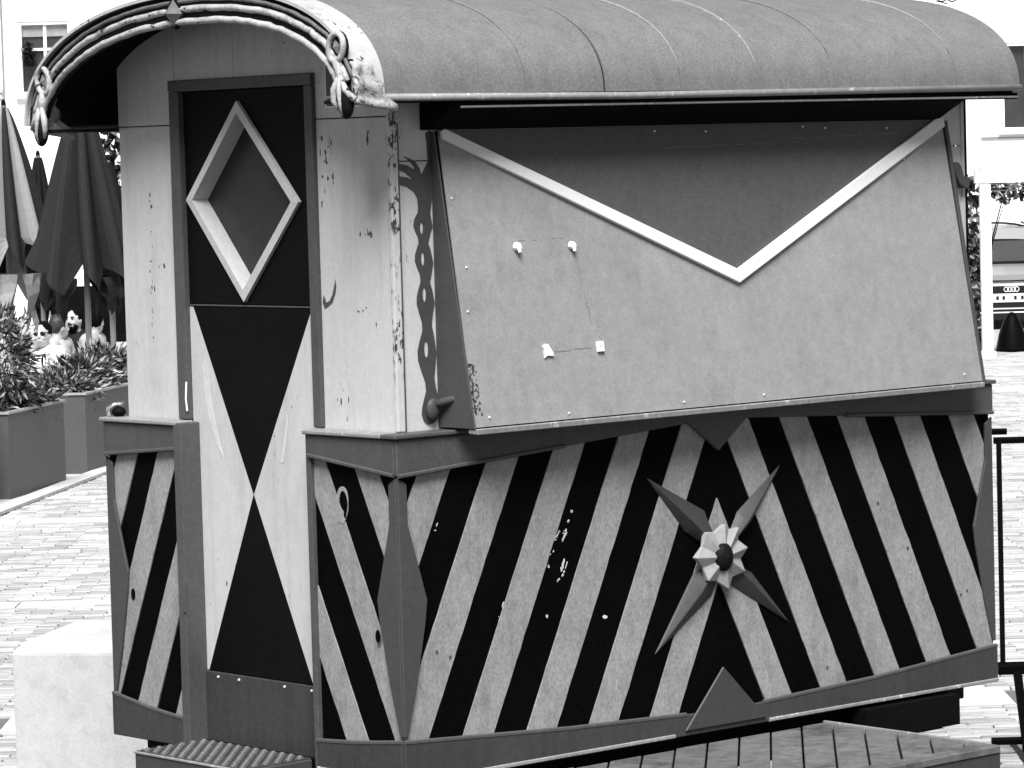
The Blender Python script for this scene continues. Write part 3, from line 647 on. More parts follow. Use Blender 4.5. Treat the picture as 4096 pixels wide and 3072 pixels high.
# diamond boss at the crown
yc_, zc_ = MC+.022, 2.823
V = [(-.222, yc_, zc_+.040), (-.222, yc_-.040, zc_-.002), (-.222, yc_, zc_-.036), (-.222, yc_+.040, zc_+.002), (-.246, yc_, zc_)]
V += [(-.205, v[1], v[2]) for v in V[:4]]
mesh('crown_boss', V, [(0,1,4), (1,2,4), (2,3,4), (3,0,4), (0,5,6,1), (1,6,7,2), (2,7,8,3), (3,8,5,0)], 'carving grey', mo)
b = MB(); b.poly([(yc_, zc_+.05), (yc_-.050, zc_-.002), (yc_, zc_-.044), (yc_+.050, zc_+.002)], fX, -.221, -.206); b.build('crown_plate', 'carving dark', mo)
# corner drops: ring, neck, leaves and dark bulb, wrapping back along the eave
def drop(s):
    """s=+1 the corner above the long side, -1 the far corner"""
    def q(y, z): return (y-.026, z) if s > 0 else (2*MC-.022-(y-.026), z-.043)
    ry, rz = q(-.040, 2.700)
    X = -.218
    b = MB()   # ring: tilted oval
    pts = [(X-.004, ry+.031*math.cos(t)-.004*math.sin(t)*s, rz+.037*math.sin(t)) for t in [2*math.pi*i/20 for i in range(21)]]
    b.tube(pts, .0085, 8, cap=False); b.build('drop_ring', 'carving white', mo, smooth=True)
    b = MB(); b.poly([(ry+.038*math.cos(t), rz+.044*math.sin(t)) for t in [2*math.pi*i/16 for i in range(16)]], fX, X+.001, X+.010); b.build('ring_back', 'carving dark', mo)
    b = MB(); V = [(X-.002, ry+.006, rz+.022), (X-.014, ry+.001, rz), (X-.002, ry-.006, rz-.020), (X, ry+.014, rz-.004), (X, ry-.014, rz+.006)]
    b.add(V, [(0,1,3), (1,2,3), (0,4,1), (1,4,2)]); b.build('ring_ridge', 'carving grey', mo)
    b = MB()   # front leaves
    n1 = q(-.040, 2.664); n2 = q(-.052, 2.630)
    b.tube([(X, *n1), (X-.004, *n2), (X-.002, *q(-.057, 2.600))], [.016, .011, .008], 8)
    b.tube([(X-.006, *q(-.052, 2.628)), (X-.010, *q(-.034, 2.590)), (X-.010, *q(-.030, 2.560)), (X-.004, *q(-.044, 2.535))], [.006, .010, .008, .004], 8)
    b.tube([(X-.008, *q(-.056, 2.625)), (X-.016, *q(-.062, 2.585)), (X-.016, *q(-.066, 2.550)), (X-.010, *q(-.066, 2.520))], [.005, .007, .006, .004], 8)
    b.tube([(X-.006, *q(-.058, 2.625)), (X-.010, *q(-.080, 2.588)), (X-.004, *q(-.104, 2.563)), (X+.03, *q(-.112, 2.556))], [.006, .009, .008, .004], 8)
    b.build('drop_leaf', 'carving white', mo, smooth=True)
    b = MB(); b.ball((X+.002, *q(-.068, 2.555)), (.020, .026, .045), 14, 10); b.build('drop_bulb', 'carving dark', mo, smooth=True)
    # broad side leaf running back along the eave
    yb = -.113 if s > 0 else 2*MC-.022+.090; dz = 0 if s > 0 else -.043
    R = []
    for i in range(11):
        t = i/10; z = 2.662-.108*t
        yy = prof(math.asin(min(1, max(0, (z-ZE)/RISE))**(NE/2)) if z > ZE else 0)[0]-.012 if s > 0 else 2*MC-.022-(prof(math.asin(min(1, max(0, (z-ZE)/RISE))**(NE/2)) if z > ZE else 0)[0]-.012)
        w0 = .012+.010*t; xend = -.165+.055*t+(.035*max(0, t-.6)/.4)+.010*math.sin(t*16)
        R.append((t, z+dz, yy, xend))
    V = []; F = []
    for (t, z, yy, xe) in R:
        for j in range(5):
            u = j/4; V.append((X+.004+(xe-X)*u, yy-s*.008-s*.009*math.sin(u*math.pi*2.2+t*2)-s*.005*math.sin(t*14), z-.022*u*t*t))
    for i in range(10):
        for j in range(4): a = i*5+j; F.append((a, a+1, a+6, a+5))
    o = mesh('side_leaf', V, F, 'carving white', mo, smooth=True)
    bm = bmesh.new(); bm.from_mesh(o.data); bmesh.ops.solidify(bm, geom=bm.faces[:], thickness=.012); bm.to_mesh(o.data); bm.free()
drop(1); drop(-1)
# small fittings: chrome handle on the ledge, far corner
b = MB(); b.tube([(.0, W-.012, ZL+.002), (-.002, W-.010, ZL+.026), (.012, W-.022, ZL+.036), (.04, W-.032, ZL+.038)], .007, 8); b.build('ledge_handle', 'chrome', WG, smooth=True)
b = MB(); b.ball((.025, W-.026, ZL+.014), (.022, .022, .016)); b.build('handle_boss', 'chassis black', WG, smooth=True)
# ------------------------------------------------------------------ chassis, wheels, step
b = MB(); b.box((.05, .08, .56), (L-.16, .16, .692)); b.box((.05, W-.16, .56), (L-.16, W-.08, .692)); b.box((.05, .161, .60), (.13, W-.161, .69)); b.box((L-.26, .161, .60), (L-.18, W-.161, .69)); b.build('chassis', 'chassis black', WG)
b = MB(); b.box((.02, .02, .6925), (L-.02, W-.02, .72)); b.build('floor', 'chassis black', WG)
b = MB(); b.box((.10, .9, .64), (.10+.25, W-.05, .69)); b.build('step_hanger', 'chassis black', WG)
for x in (.55, 1.85):
    b = MB(); b.tube([(x, .10, .30), (x, W-.10, .30)], .03, 10); b.build('axle', 'chassis black', WG)
    b = MB(); b.box((x-.03, .16, .31), (x+.03, .22, .60)); b.box((x-.03, W-.22, .31), (x+.03, W-.16, .60)); b.build('spring_hanger', 'chassis black', WG)
    for y in (.09, W-.09):
        b = MB(); n = 28; pr = [(.30, -.05), (.30, .05), (.27, .065), (.19, .05), (.19, -.05), (.27, -.065)]
        V = [(x+r_*math.cos(2*math.pi*k/n), y+o_, .30+r_*math.sin(2*math.pi*k/n)) for k in range(n) for r_, o_ in pr]
        F = [(k*6+j, k*6+(j+1) % 6, ((k+1) % n)*6+(j+1) % 6, ((k+1) % n)*6+j) for k in range(n) for j in range(6)]
        wh = mesh('wheel', V, F, 'rubber', WG, smooth=False)
        b.tube([(x, y-.03, .30), (x, y+.03, .30)], .188, 24); b.build('rim', 'chassis black', wh)
# metal step of chequer plate under the door
sp = slab('step', [(-.262, .398), (-.012, .398), (-.012, .905), (-.262, .905)], fZ, .655, .728, 'deck trim', WG, .004)
b = MB(); b.box((-.258, .402, .7285), (-.016, .901, .7315)); b.build('tread', 'tread plate', sp)
b = MB(); r5 = random.Random(9)
for i in range(12):
    for j in range(24):
        x = -.250+.020*i+r5.uniform(-.001, .001); y = .412+.0205*j
        a = .8 if (i+j) % 2 else -.8
        u = Vector((math.cos(a), math.sin(a), 0)); v = Vector((-math.sin(a), math.cos(a), 0)); c = Vector((x, y, .7315))
        V = [c+u*.011, c+v*.0035, c-u*.011, c-v*.0035, c+UZ*.006+u*.005, c+UZ*.006-u*.005]
        b.add(V, [(0,1,4), (1,2,5,4), (2,3,5), (3,0,4,5)])
b.build('tread_studs', 'tread plate', sp, kind='stuff')
b = MB(); b.tube([(-.262, .398, .727), (-.262, .905, .727)], .004, 6); b.build('step_edge', 'eave trim', sp)
b = MB(); b.box((-.24, .45, 0), (-.20, .49, .654)); b.box((-.24, .82, 0), (-.20, .86, .654)); b.build('step_leg', 'chassis black', sp)
# ------------------------------------------------------------------ plank platform beside the wagon
DK = thing('plank_platform', 'weathered wooden plank platform standing at the foot of the striped side', 'platform', (.9, -.35, 0))
dx0, dx1, dy0, dy1, dz = .20, 1.615, -.725, -.03, .672
rd = random.Random(11); dirv = Vector((.71, .70)); nv = Vector((-.70, .71))
c0 = -2.0
while c0 < 2:
    R = [(dx0+.012, dy0+.062), (dx1-.010, dy0+.062), (dx1-.010, dy1), (dx0+.012, dy1)]
    R = clip(R, nv.x, nv.y, c0+.003); 
    if len(R) > 2: R = clip(R, -nv.x, -nv.y, -(c0+.092-.003))
    if len(R) > 2:
        ar = abs(sum(R[i][0]*R[(i+1) % len(R)][1]-R[(i+1) % len(R)][0]*R[i][1] for i in range(len(R))))/2
        if ar > .0006:
            z = dz+rd.uniform(-.003, .002); slab('plank', R, fZ, z-.02, z, 'deck wood', DK, .002)
    c0 += .092
slab('edge_board', [(dx0, dy0), (dx1, dy0), (dx1, dy0+.06), (dx0, dy0+.06)], fZ, dz-.02, dz+.003, 'deck wood', DK, .003)
b = MB(); b.box((dx1-.0095, dy0+.061, dz-.02), (dx1, dy1, dz+.006)); bevel(b.build('edge_strip', 'eave trim', DK), .002)
b = MB(); b.box((dx0, dy0+.004, dz-.12), (dx1, dy0+.024, dz-.021)); b.build('apron', 'deck trim', DK)
b = MB(); b.box((dx1-.024, dy0+.025, dz-.12), (dx1-.004, dy1, dz-.021)); b.build('apron', 'deck trim', DK)
b = MB()
for x in (.4, .75, 1.1, 1.42, 1.57): b.poly(oval(x, dy0+.03, .006, .006, 8), fZ, dz+.001, dz+.0036)
b.build('nail_holes', 'chip dark', DK, kind='stuff')
for x in (dx0+.03, dx1-.07):
    for y in (dy0+.03, dy1-.07):
        b = MB(); b.box((x, y, 0), (x+.04, y+.04, dz-.021)); b.build('leg', 'deck trim', DK)
# tow beam sticking out under the far end of the wagon
b = MB(); b.box((L-.16, .50, .545), (L+.42, .62, .66)); bevel(b.build('tow_beam', 'chassis black', WG), .006)
b = MB(); b.box((1.78, -.05, .595), (2.20, .05, .69)); b.build('side_rail', 'chassis black', WG)
# ------------------------------------------------------------------ concrete block
CB = MB(); cdir = (FH*.975+RH*.22).normalized(); cr = Vector((cdir.y, -cdir.x, 0))
p0 = at(25, 1398, 12.35); p0.z = 0
HC = .785
def blk(u, v, z): return p0+cr*u+cdir*v+UZ*z
ch = .035
ring = [(0, 0), (.95, 0), (.95, .62), (0, .62)]
ringi = [(ch, ch), (.95-ch, ch), (.95-ch, .62-ch), (ch, .62-ch)]
V = [blk(*p, 0) for p in ring]+[blk(*p, HC-ch) for p in ring]+[blk(*p, HC) for p in ringi]
F = [(3,2,1,0), (8,9,10,11)]
for i in range(4):
    j = (i+1) % 4; F += [(i,j,4+j,4+i), (4+i,4+j,8+j,8+i)]
cbo = mesh('concrete_block', V, F, 'concrete', None, org=p0); bevel(cbo, .01, 2)
cbo['label'] = 'big pale concrete block on the paving behind the wagon end'; cbo['category'] = 'block'
# ------------------------------------------------------------------ black steel frame by the far end
SF = thing('steel_frame', 'black square-tube steel frame standing behind the right end of the wagon', 'frame', (4.42, 1.66, 0))
fo = Vector((4.40, 1.70, 0))+RH*.014; fr = RH.copy()
def fpt(u, v, z): return fo+fr*u+FH*v+UZ*z
def fbar(p, q, t=.0105, name='bar'):
    b = MB(); b.tube([fpt(*p), fpt(*q)], t*1.3, 4, up=(.3, .2, .9) if abs(p[2]-q[2]) < .01 else None); b.build(name, 'steel black', SF)
for u in (0, 1.0): fbar((u, 0, .36), (u, 0, 1.26), name='post')
fbar((-.02, 0, 1.25), (1.02, 0, 1.25)); fbar((-.02, 0, .36), (1.02, 0, .36), .020)
for u in (.066, .934):
    fbar((u-.012, 0, .36), (u+.02, 0, .06), .018, 'leg'); fbar((u, -.28, .018), (u, .28, .018), .014, 'foot'); fbar((u+.02, 0, .06), (u+.02, 0, .02), .018, 'leg')
fbar((-.05, 0, .075), (1.0, 0, .075), .012); fbar((-.05, .02, 1.283), (.035, .02, 1.283), .010)
# ------------------------------------------------------------------ planters with shrubs
pd = Vector((.985, .749, 0)).normalized(); pl_ = Vector((-pd.y, pd.x, 0))
def planter(corner, ln, label):
    T = thing('planter', label, 'planter', (corner.x, corner.y, 0), 'planters along the terrace')
    def q(u, v, z): return corner+pd*u+pl_*v+UZ*z
    H_ = .64; wdt = .62
    b = MB(); t = .03
    for (u0, u1, v0, v1) in ((0, ln, 0, t), (0, ln, wdt-t, wdt), (0, t, t, wdt-t), (ln-t, ln, t, wdt-t)):
        V = [q(u, v, z) for z in (.02, H_) for u, v in ((u0, v0), (u1, v0), (u1, v1), (u0, v1))]
        b.add(V, [(0,3,2,1), (4,5,6,7), (0,1,5,4), (1,2,6,5), (2,3,7,6), (3,0,4,7)])
    b.build('box', 'planter grey', T)
    b = MB()
    for (u0, u1, v0, v1) in ((-.012, ln+.012, -.012, .03), (-.012, ln+.012, wdt-.03, wdt+.012), (-.012, .03, .031, wdt-.031), (ln-.03, ln+.012, .031, wdt-.031)):
        V = [q(u, v, z) for z in (H_+.001, H_+.018) for u, v in ((u0, v0), (u1, v0), (u1, v1), (u0, v1))]
        b.add(V, [(0,3,2,1), (4,5,6,7), (0,1,5,4), (1,2,6,5), (2,3,7,6), (3,0,4,7)])
    b.build('rim', 'planter rim', T)
    b = MB(); V = [q(u, v, z) for z in (.05, .58) for u, v in ((.031, .031), (ln-.031, .031), (ln-.031, wdt-.031), (.031, wdt-.031))]
    b.add(V, [(0,3,2,1), (4,5,6,7), (0,1,5,4), (1,2,6,5), (2,3,7,6), (3,0,4,7)]); b.build('soil', 'soil', T)
    b = MB()
    for u in (.1, ln-.1):
        for v in (.1, wdt-.1): b.box(tuple(q(u, v, 0)-Vector((.03, .03, 0))), tuple(q(u, v, .0195)+Vector((.03, .03, 0))))
    b.build('foot', 'chassis black', T)
    return T, q, ln, wdt
c1 = Vector((8.22, 14.40, 0)); c2 = Vector((9.78, 15.68, 0)); c3 = c1-pd*2.1
def leafpile(name, label, cat, base_, fn, n, size, seed, group, blade=False, mats=('leaf dark', 'leaf mid', 'leaf pale'), wts=(4, 4, 2), trunk=True):
    """a plant: crown of many leaf faces spread by fn(rng)->(point, outward)"""
    rg = random.Random(seed); T = thing(name, label, cat, base_, group); b = MB()
    for i in range(n):
        p, up_ = fn(rg); mi = rg.choices((0, 1, 2), wts)[0]
        d_ = (up_+Vector((rg.gauss(0, .6), rg.gauss(0, .6), rg.gauss(0, .6)))).normalized()
        s_ = d_.cross(Vector((rg.gauss(0, 1), rg.gauss(0, 1), rg.gauss(0, 1)))).normalized()
        l = size*rg.uniform(.6, 1.5); wv = l*(.10 if blade else .36)
        n2 = d_.cross(s_)*l*.12
        b.add([p, p+d_*l*.45+s_*wv+n2, p+d_*l, p+d_*l*.45-s_*wv+n2], [(0, 1, 2, 3)], mi)
    b.build('crown', list(mats), T)
    if trunk:
        b = MB(); bb = Vector(base_)
        for k in range(5):
            p, u_ = fn(rg); b.tube([bb+Vector((rg.uniform(-.05, .05), rg.uniform(-.05, .05), -.02)), bb.lerp(p, .55)+Vector((0, 0, .03)), bb.lerp(p, .9)], [.014, .009, .004], 5)
        b.build('stem', 'leaf dark', T)
    return T
def ell(c, r_):
    c = Vector(c)
    def fn(rg):
        while True:
            v = Vector((rg.uniform(-1, 1), rg.uniform(-1, 1), rg.uniform(-1, 1)))
            if .02 < v.length < 1: break
        k = v.length**.4; v = v.normalized()
        k *= .75+.5*mnoise.noise(v*2.3+c)
        return c+Vector((v.x*r_[0], v.y*r_[1], v.z*r_[2]))*k, v
    return fn
for idx, (c, ln, lab) in enumerate(((c3, 1.75, 'dark grey planter box nearest the camera with tall dark bushes'), (c1, 1.27, 'grey planter box on the left, its side face in light, ragged shrub spilling over'), (c2, 1.7, 'grey planter box just left of the wagon with a dark narrow end'))):
    T, q, ln, wdt = planter(c, ln, lab)
    GS = 'shrubs in the planters'
    for k in range(3):
        u = ln*(.2+.3*k); p = q(u, wdt/2, .58)
        h = (.55, .14, .19)[idx]*random.uniform(.85, 1.15)
        if idx == 1 and k == 0: h = .53; p = q(.46, .20, .58)
        if idx == 1 and k == 2: h = .12
        if idx == 2 and k == 0: h = .12
        if idx == 2 and k == 2: h = .22
        lab2 = [['tall dark feathery bush in the planter nearest the camera', 'tall dark bush in the left planter, middle of three', 'tall bush at the far end of the left planter'],
                ['tall ragged bush at the near end of the grey planter, left picture edge', 'low tangled shrub in front of the man with sunglasses', 'low shrub at the far end of the middle planter'],
                ['low leafy shrub at the dark end of the planter nearest the wagon', 'leafy shrub in the planter nearest the wagon, middle of three', 'taller leafy shrub beside the cream wall of the wagon']][idx][k]
        leafpile('planter_shrub', lab2, 'shrub', p, ell(p+Vector((0, 0, h*.75)), (.30, .30, h)), 2200, .085, 100+idx*10+k, GS, blade=True, wts=((5, 4, 1), (3, 4, 3), (3, 4, 3))[idx])
# pale kerb along the planters
kb = MB(); a0 = Vector((4.9, 11.15, 0)); a1 = Vector((18.5, 23.2, 0)); kd = (a1-a0).normalized(); kn = Vector((-kd.y, kd.x, 0))
kl = (a1-a0).length; n = int(kl/.9)
terr = mesh('terrace', [a0+kn*.15+UZ*.024, a1+kn*.15+UZ*.024, a1+kn*9+UZ*.024, a0+kn*9+UZ*.024], [(0,1,2,3)], 'slab'); structure(terr)
kerb = structure(mesh('kerb', [a0+UZ*.022, a1+UZ*.022, a1+kn*.15+UZ*.022, a0+kn*.15+UZ*.022], [(0,1,2,3)], 'paving joint'))
for i in range(n):
    p = a0+kd*(i*.9); b = MB(); V = [p+kd*u+kn*v+UZ*z for z in (.0225, .045) for u, v in ((0.004, 0), (.893, 0), (.893, .145), (.004, .145))]
    b.add(V, [(0,3,2,1), (4,5,6,7), (0,1,5,4), (1,2,6,5), (2,3,7,6), (3,0,4,7)]); b.build('kerb_stone', 'slab', kerb)
# ------------------------------------------------------------------ closed parasols
def parasol(apx, apy, D, ztip, zhem, rad, label, m, seed, mats=None, folds=8, flap=True):
    p = at(apx, apy, D); p = Vector((p.x, p.y, 0)); rg = random.Random(seed)
    T = thing('closed_parasol', label, 'parasol', p, 'closed parasols on the terrace')
    NS, NV = folds*8, 16; V = []; F = []; M = []
    ph = rg.random()*6
    amp = [rg.uniform(.75, 1.2) for _ in range(folds)]; hem = [rg.uniform(-.25, .12) for _ in range(folds)]
    for j in range(NV+1):
        t = j/NV
        for i in range(NS):
            th = 2*math.pi*i/NS+ph; f_ = i*folds/NS; kf = int(f_) % folds; u = f_-int(f_)
            fold = abs(math.sin(math.pi*u))**.6
            r_ = .04+rad*(t**.85)*(.42+.58*fold*amp[kf])
            tw = .35*t*(1-u)
            z = ztip-(ztip-zhem)*t
            if t > .75: z -= (t-.75)/.25*(hem[kf]+.30*(u-.5)*(1 if flap else .2))*.9
            V.append(p+Vector((math.cos(th+tw)*r_, math.sin(th+tw)*r_, z)))
    for j in range(NV):
        for i in range(NS):
            F.append((j*NS+i, j*NS+(i+1) % NS, (j+1)*NS+(i+1) % NS, (j+1)*NS+i)); M.append((i*folds//NS) % 2 if mats else 0)
    F.append(tuple(reversed(range(NS)))); M.append(0)
    mesh('canopy', V, F, m, T, mats=mats, fm=M if mats else None, smooth=False)
    # loose flaps hanging below the hem
    for k in range(5 if flap else 2):
        th = rg.random()*6.28; c = p+Vector((math.cos(th), math.sin(th), 0))*rad*.55; u = Vector((-math.sin(th), math.cos(th), 0)); h = rg.uniform(.25, .5); wv = rg.uniform(.10, .2)
        n_ = 5; Vv = []
        for a in range(n_+1):
            s_ = a/n_; wob_ = .03*math.sin(s_*5+k)
            for e in (-1, 1): Vv.append(c+u*e*wv*(1-.75*s_)+Vector((math.cos(th), math.sin(th), 0))*wob_+UZ*(zhem+.06-h*s_+e*.05*s_))
        Ff = [(2*a, 2*a+1, 2*a+3, 2*a+2) for a in range(n_)]
        o = mesh('flap', Vv, Ff, (mats[0] if mats else m), T)
        bm = bmesh.new(); bm.from_mesh(o.data); bmesh.ops.solidify(bm, geom=bm.faces[:], thickness=.004); bm.to_mesh(o.data); bm.free()
    b = MB(); b.tube([p+UZ*.03, p+UZ*(ztip+.02)], .026, 10); b.build('pole', 'pole grey', T)
    b = MB(); b.ball(p+UZ*(ztip+.03), (.022, .022, .045), 8, 6); b.build('finial', 'chassis black', T)
    b = MB(); b.tube([p+UZ*(zhem+.35*(ztip-zhem)), p+UZ*(zhem+.35*(ztip-zhem)+.02)], rad*.62, 16) if False else None
    b = MB(); b.box(tuple(p+Vector((-.28, -.28, .025))), tuple(p+Vector((.28, .28, .085)))); b.build('base', 'concrete', T)
    return T
parasol(10, 300, 31, 2.94, 1.45, .40, 'pale folded parasol at the left picture edge', None, 4, mats=['parasol pale', 'parasol grey'])
parasol(84, 400, 36, 2.52, 1.25, .18, 'thin dark folded parasol standing farther back between two bigger ones', 'parasol dark', 5)
parasol(177, 300, 30.5, 3.05, 1.42, .46, 'big dark grey folded parasol beside the cream end wall', 'parasol grey', 12)
parasol(236, 480, 33.5, 2.45, 1.40, .22, 'dark folded parasol half hidden behind the cream end wall', 'parasol dark', 8)
# ------------------------------------------------------------------ people on the terrace
def remesh(name, mb, vox, m, parent, mats=None):
    o = mesh(name, mb.V, mb.F, m, parent, smooth=True)
    md = o.modifiers.new('r', 'REMESH'); md.mode = 'VOXEL'; md.voxel_size = vox; md.use_smooth_shade = True
    s_ = o.modifiers.new('s', 'SMOOTH'); s_.iterations = 4; s_.factor = .5
    bpy.context.view_layer.update()
    me = bpy.data.meshes.new_from_object(o.evaluated_get(bpy.context.evaluated_depsgraph_get()))
    o.modifiers.clear(); o.data = me
    return o
def person(px, py, D, label, shirt, hair, face, sz=1.0, glasses=False, beard=False, lean=0.0, hand=False, hairy=0, skin='skin', turn=0):
    """seated figure whose head centre is seen at px,py; face = yaw of the look direction relative to 'towards the camera'"""
    hc = at(px, py, D); base_ = Vector((hc.x, hc.y, .025))
    T = thing('person', label, 'person', base_, 'people seated on the terrace')
    th = YAW+math.pi+face; f = Vector((math.cos(th), math.sin(th), 0)); s = Vector((-f.y, f.x, 0))    # f looks out of the face, s to its left
    bt = YAW+math.pi+face*.5+turn; bf = Vector((math.cos(bt), math.sin(bt), 0)); bs = Vector((-bf.y, bf.x, 0))
    zs = hc.z-.25*sz; nk = Vector((hc.x, hc.y, hc.z))-f*.025
    ch_ = nk-bf*.02-UZ*.25*sz+bs*lean*.5; hip = ch_-UZ*.42*sz-bf*.05+bs*lean
    b = MB()
    A = (s, f, UZ)
    b.ball(hc+f*.0, (.074*sz, .092*sz, .110*sz), 18, 14, axes=A)          # skull
    b.ball(hc+f*.028-UZ*.055, (.056*sz, .062*sz, .068*sz), 14, 10, axes=A)   # jaw
    b.ball(hc+f*.094-UZ*.018, (.013, .018, .022), 10, 8, axes=A)          # nose
    b.tube([hc+f*.088+UZ*.012, hc+f*.104-UZ*.026], [.008, .013], 8)
    for e in (-1, 1): b.ball(hc+s*e*.074-f*.005-UZ*.012, (.010, .020, .030), 10, 8, axes=A); b.ball(hc+s*e*.034+f*.074-UZ*.030, (.022, .016, .018), 10, 8, axes=A)
    b.ball(hc+f*.086-UZ*.062, (.024, .012, .010), 10, 8, axes=A)          # lips
    b.tube([hc-f*.02-UZ*.06, nk-UZ*.17*sz-f*.01], [.050, .056], 12)      # neck
    b.tube([nk-UZ*.15*sz, ch_, ch_.lerp(hip, .6), hip], [.07, .135*sz, .125*sz, .14*sz], 14)
    for e in (-1, 1): b.ball(ch_+bs*e*.10+UZ*.06, (.10, .09, .08), 12, 8, axes=(bs, bf, UZ))
    shl = [ch_+bs*e*.185*sz+UZ*.075 for e in (-1, 1)]
    arms = []
    for e, sh in zip((-1, 1), shl):
        if hand and e == hand:
            el = sh+bf*.20-UZ*.24+bs*e*.05; wr = hc+s*e*.085+f*.035-UZ*.135
        else: el = sh-UZ*.26+bf*.06+bs*e*.05; wr = el+bf*.22-UZ*.02-bs*e*.08
        arms.append((sh, el, wr)); b.tube([sh, el, wr], [.050, .042, .028], 10); b.ball(el, .041, 10, 8); b.ball(sh, .055, 10, 8)
        d1 = (wr-el).normalized(); b.ball(wr+d1*.045, (.040, .040, .040) if hand != e else (.034, .034, .04), 10, 8)
        fs = d1.cross(UZ if abs(d1.z) < .9 else bf).normalized()
        for k in range(4):
            o_ = fs*(k-1.5)*.019; b.tube([wr+d1*.055+o_, wr+d1*(.095+.006*(k % 2))+o_+f*.006, wr+d1*(.112+.008*(k in (1, 2)))+o_-f*.012], [.0095, .009, .0075], 6)
        b.tube([wr+d1*.02+fs*.03, wr+d1*.05+fs*.052, wr+d1*.078+fs*.050], [.011, .010, .008], 6)
    legs = []
    for e in (-1, 1):
        h_ = hip+bs*e*.09; kn_ = h_+bf*.42-UZ*.0; kn_.z = max(.42, h_.z-.04); an = kn_-bf*.02; an.z = .09
        b.tube([h_, kn_], [.085, .06], 12); b.ball(kn_, .060, 10, 8); b.tube([kn_, an], [.055, .038], 10); b.tube([an-bf*.04-UZ*.03, an+bf*.18-UZ*.04], [.035, .028], 8)
        legs.append((h_, kn_, an))
    body = remesh('body', b, .0085, skin, T)
    b = MB()
    b.tube([nk-UZ*.135*sz-f*.012, nk-UZ*.17*sz, ch_, ch_.lerp(hip, .6), hip-UZ*.03], [.066, .10, .150*sz, .140*sz, .152*sz], 16)
    for e in (-1, 1): b.ball(ch_+bs*e*.10+UZ*.06, (.115, .105, .092), 12, 8, axes=(bs, bf, UZ))
    for sh, el, wr in arms: b.ball(sh, .068, 10, 8); b.tube([sh, sh.lerp(el, .75) if shirt != 'shirt black' else el], [.066, .060], 12)
    if shirt in ('shirt black', 'shirt pale'):
        for sh, el, wr in arms: b.ball(el, .053, 10, 8); b.tube([el, wr], [.053, .038], 10)
    remesh('shirt', b, .012, shirt, T)
    b = MB(); b.ball(hip, (.165, .15, .12), 12, 8, axes=(bs, bf, UZ))
    for h_, kn_, an in legs: b.tube([h_, kn_], [.098, .074], 12); b.ball(kn_, .073, 10, 8); b.tube([kn_, an], [.070, .055], 10)
    remesh('trousers', b, .014, 'trousers', T)
    # hair: shell over the back and top
    b = MB(); V = []; F = []; SG, RG = 24, 12
    rg = random.Random(int(px*7))
    b2 = MB()
    b2.ball(hc-f*.018+UZ*.022, (.084*sz, .092*sz, .104*sz), 22, 14, axes=A)
    keep = MB()
    for k, v in enumerate(b2.V):
        r_ = v-hc; 
        b2.V[k] = hc+r_*(1+.10*mnoise.noise(v*38)+hairy*.12*mnoise.noise(v*22))
    hv = [(v-hc) for v in b2.V]
    FF = [fc for fc in b2.F if not all(((hv[i].dot(f) > .030 and hv[i].z < .058) or hv[i].z < (-.05-.6*hairy*.1)) for i in fc)]
    b2.F = FF; b2.M = [0]*len(FF)
    b2.build('hair', hair, T, smooth=True)
    if hairy > 2:
        b = MB()
        for k in range(160):
            t = rg.random()*6.28; zz = rg.uniform(-.16, .10); a = s*math.cos(t)*.085-f*abs(math.sin(t))*.09*(1)
            p_ = hc+a+UZ*zz; b.tube([p_, p_+UZ*-.03+a*.12, p_-UZ*.055+a*.05], [.008, .007, .003], 4)
        b.build('curls', hair, T)
    # eyes and brows (or sunglasses)
    if glasses:
        for e in (-1, 1):
            b = MB(); b.ball(hc+s*e*.034+f*.087+UZ*.010, (.029, .010, .021), 12, 8, axes=A); b.build('sunglass_lens', 'lens black', T, smooth=True)
        b = MB(); b.tube([hc-s*.074+UZ*.016-f*.01, hc-s*.062+f*.078+UZ*.018, hc+s*.062+f*.078+UZ*.018, hc+s*.074+UZ*.016-f*.01], .004, 6); b.build('sunglass_frame', 'lens black', T)
    else:
        b = MB()
        for e in (-1, 1): b.ball(hc+s*e*.032+f*.085+UZ*.008, (.013, .006, .007), 10, 6, axes=A); b.tube([hc+s*e*.016+f*.090+UZ*.026, hc+s*e*.05+f*.079+UZ*.028], .0055, 6)
        b.build('eyes', 'hair dark', T)
    b = MB(); b.tube([hc-s*.022+f*.090-UZ*.063, hc+f*.098-UZ*.062, hc+s*.022+f*.090-UZ*.063], .0028, 6); b.build('mouth', 'skin tan', T)
    if beard:
        b = MB(); b.ball(hc+f*.036-UZ*.070, (.060, .062, .060), 16, 10, axes=A); 
        b.F = [fc for fc in b.F if sum((b.V[i]-hc).z for i in fc)/len(fc) < -.066 or abs(sum((b.V[i]-hc).dot(s) for i in fc)/len(fc)) > .045]; b.M = [0]*len(b.F)
        b.tube([hc-s*.03+f*.092-UZ*.048, hc+f*.102-UZ*.043, hc+s*.03+f*.092-UZ*.048], .007, 6); b.build('beard', hair, T, smooth=True)
    # the chair that carries the figure
    C_ = thing('terrace_chair', 'dark wicker chair under the '+label.split(' with ')[0].split(' leaning')[0].split(',')[0] + (' '+' '.join(label.split(' with ')[1].split()[:4]) if ' with ' in label else ''), 'chair', Vector((hip.x, hip.y, .025)), 'terrace chairs')
    zt = max(.12, hip.z-.12); b = MB(); b.obox(Vector((hip.x, hip.y, zt-.02))+bf*.14, bf, bs, UZ, .24, .22, .018); b.build('seat', 'wicker dark', C_)
    b = MB(); b.obox(Vector((hip.x, hip.y, zt+.14))-bf*.205, bf, bs, UZ, .015, .21, .12); b.build('backrest', 'wicker dark', C_)
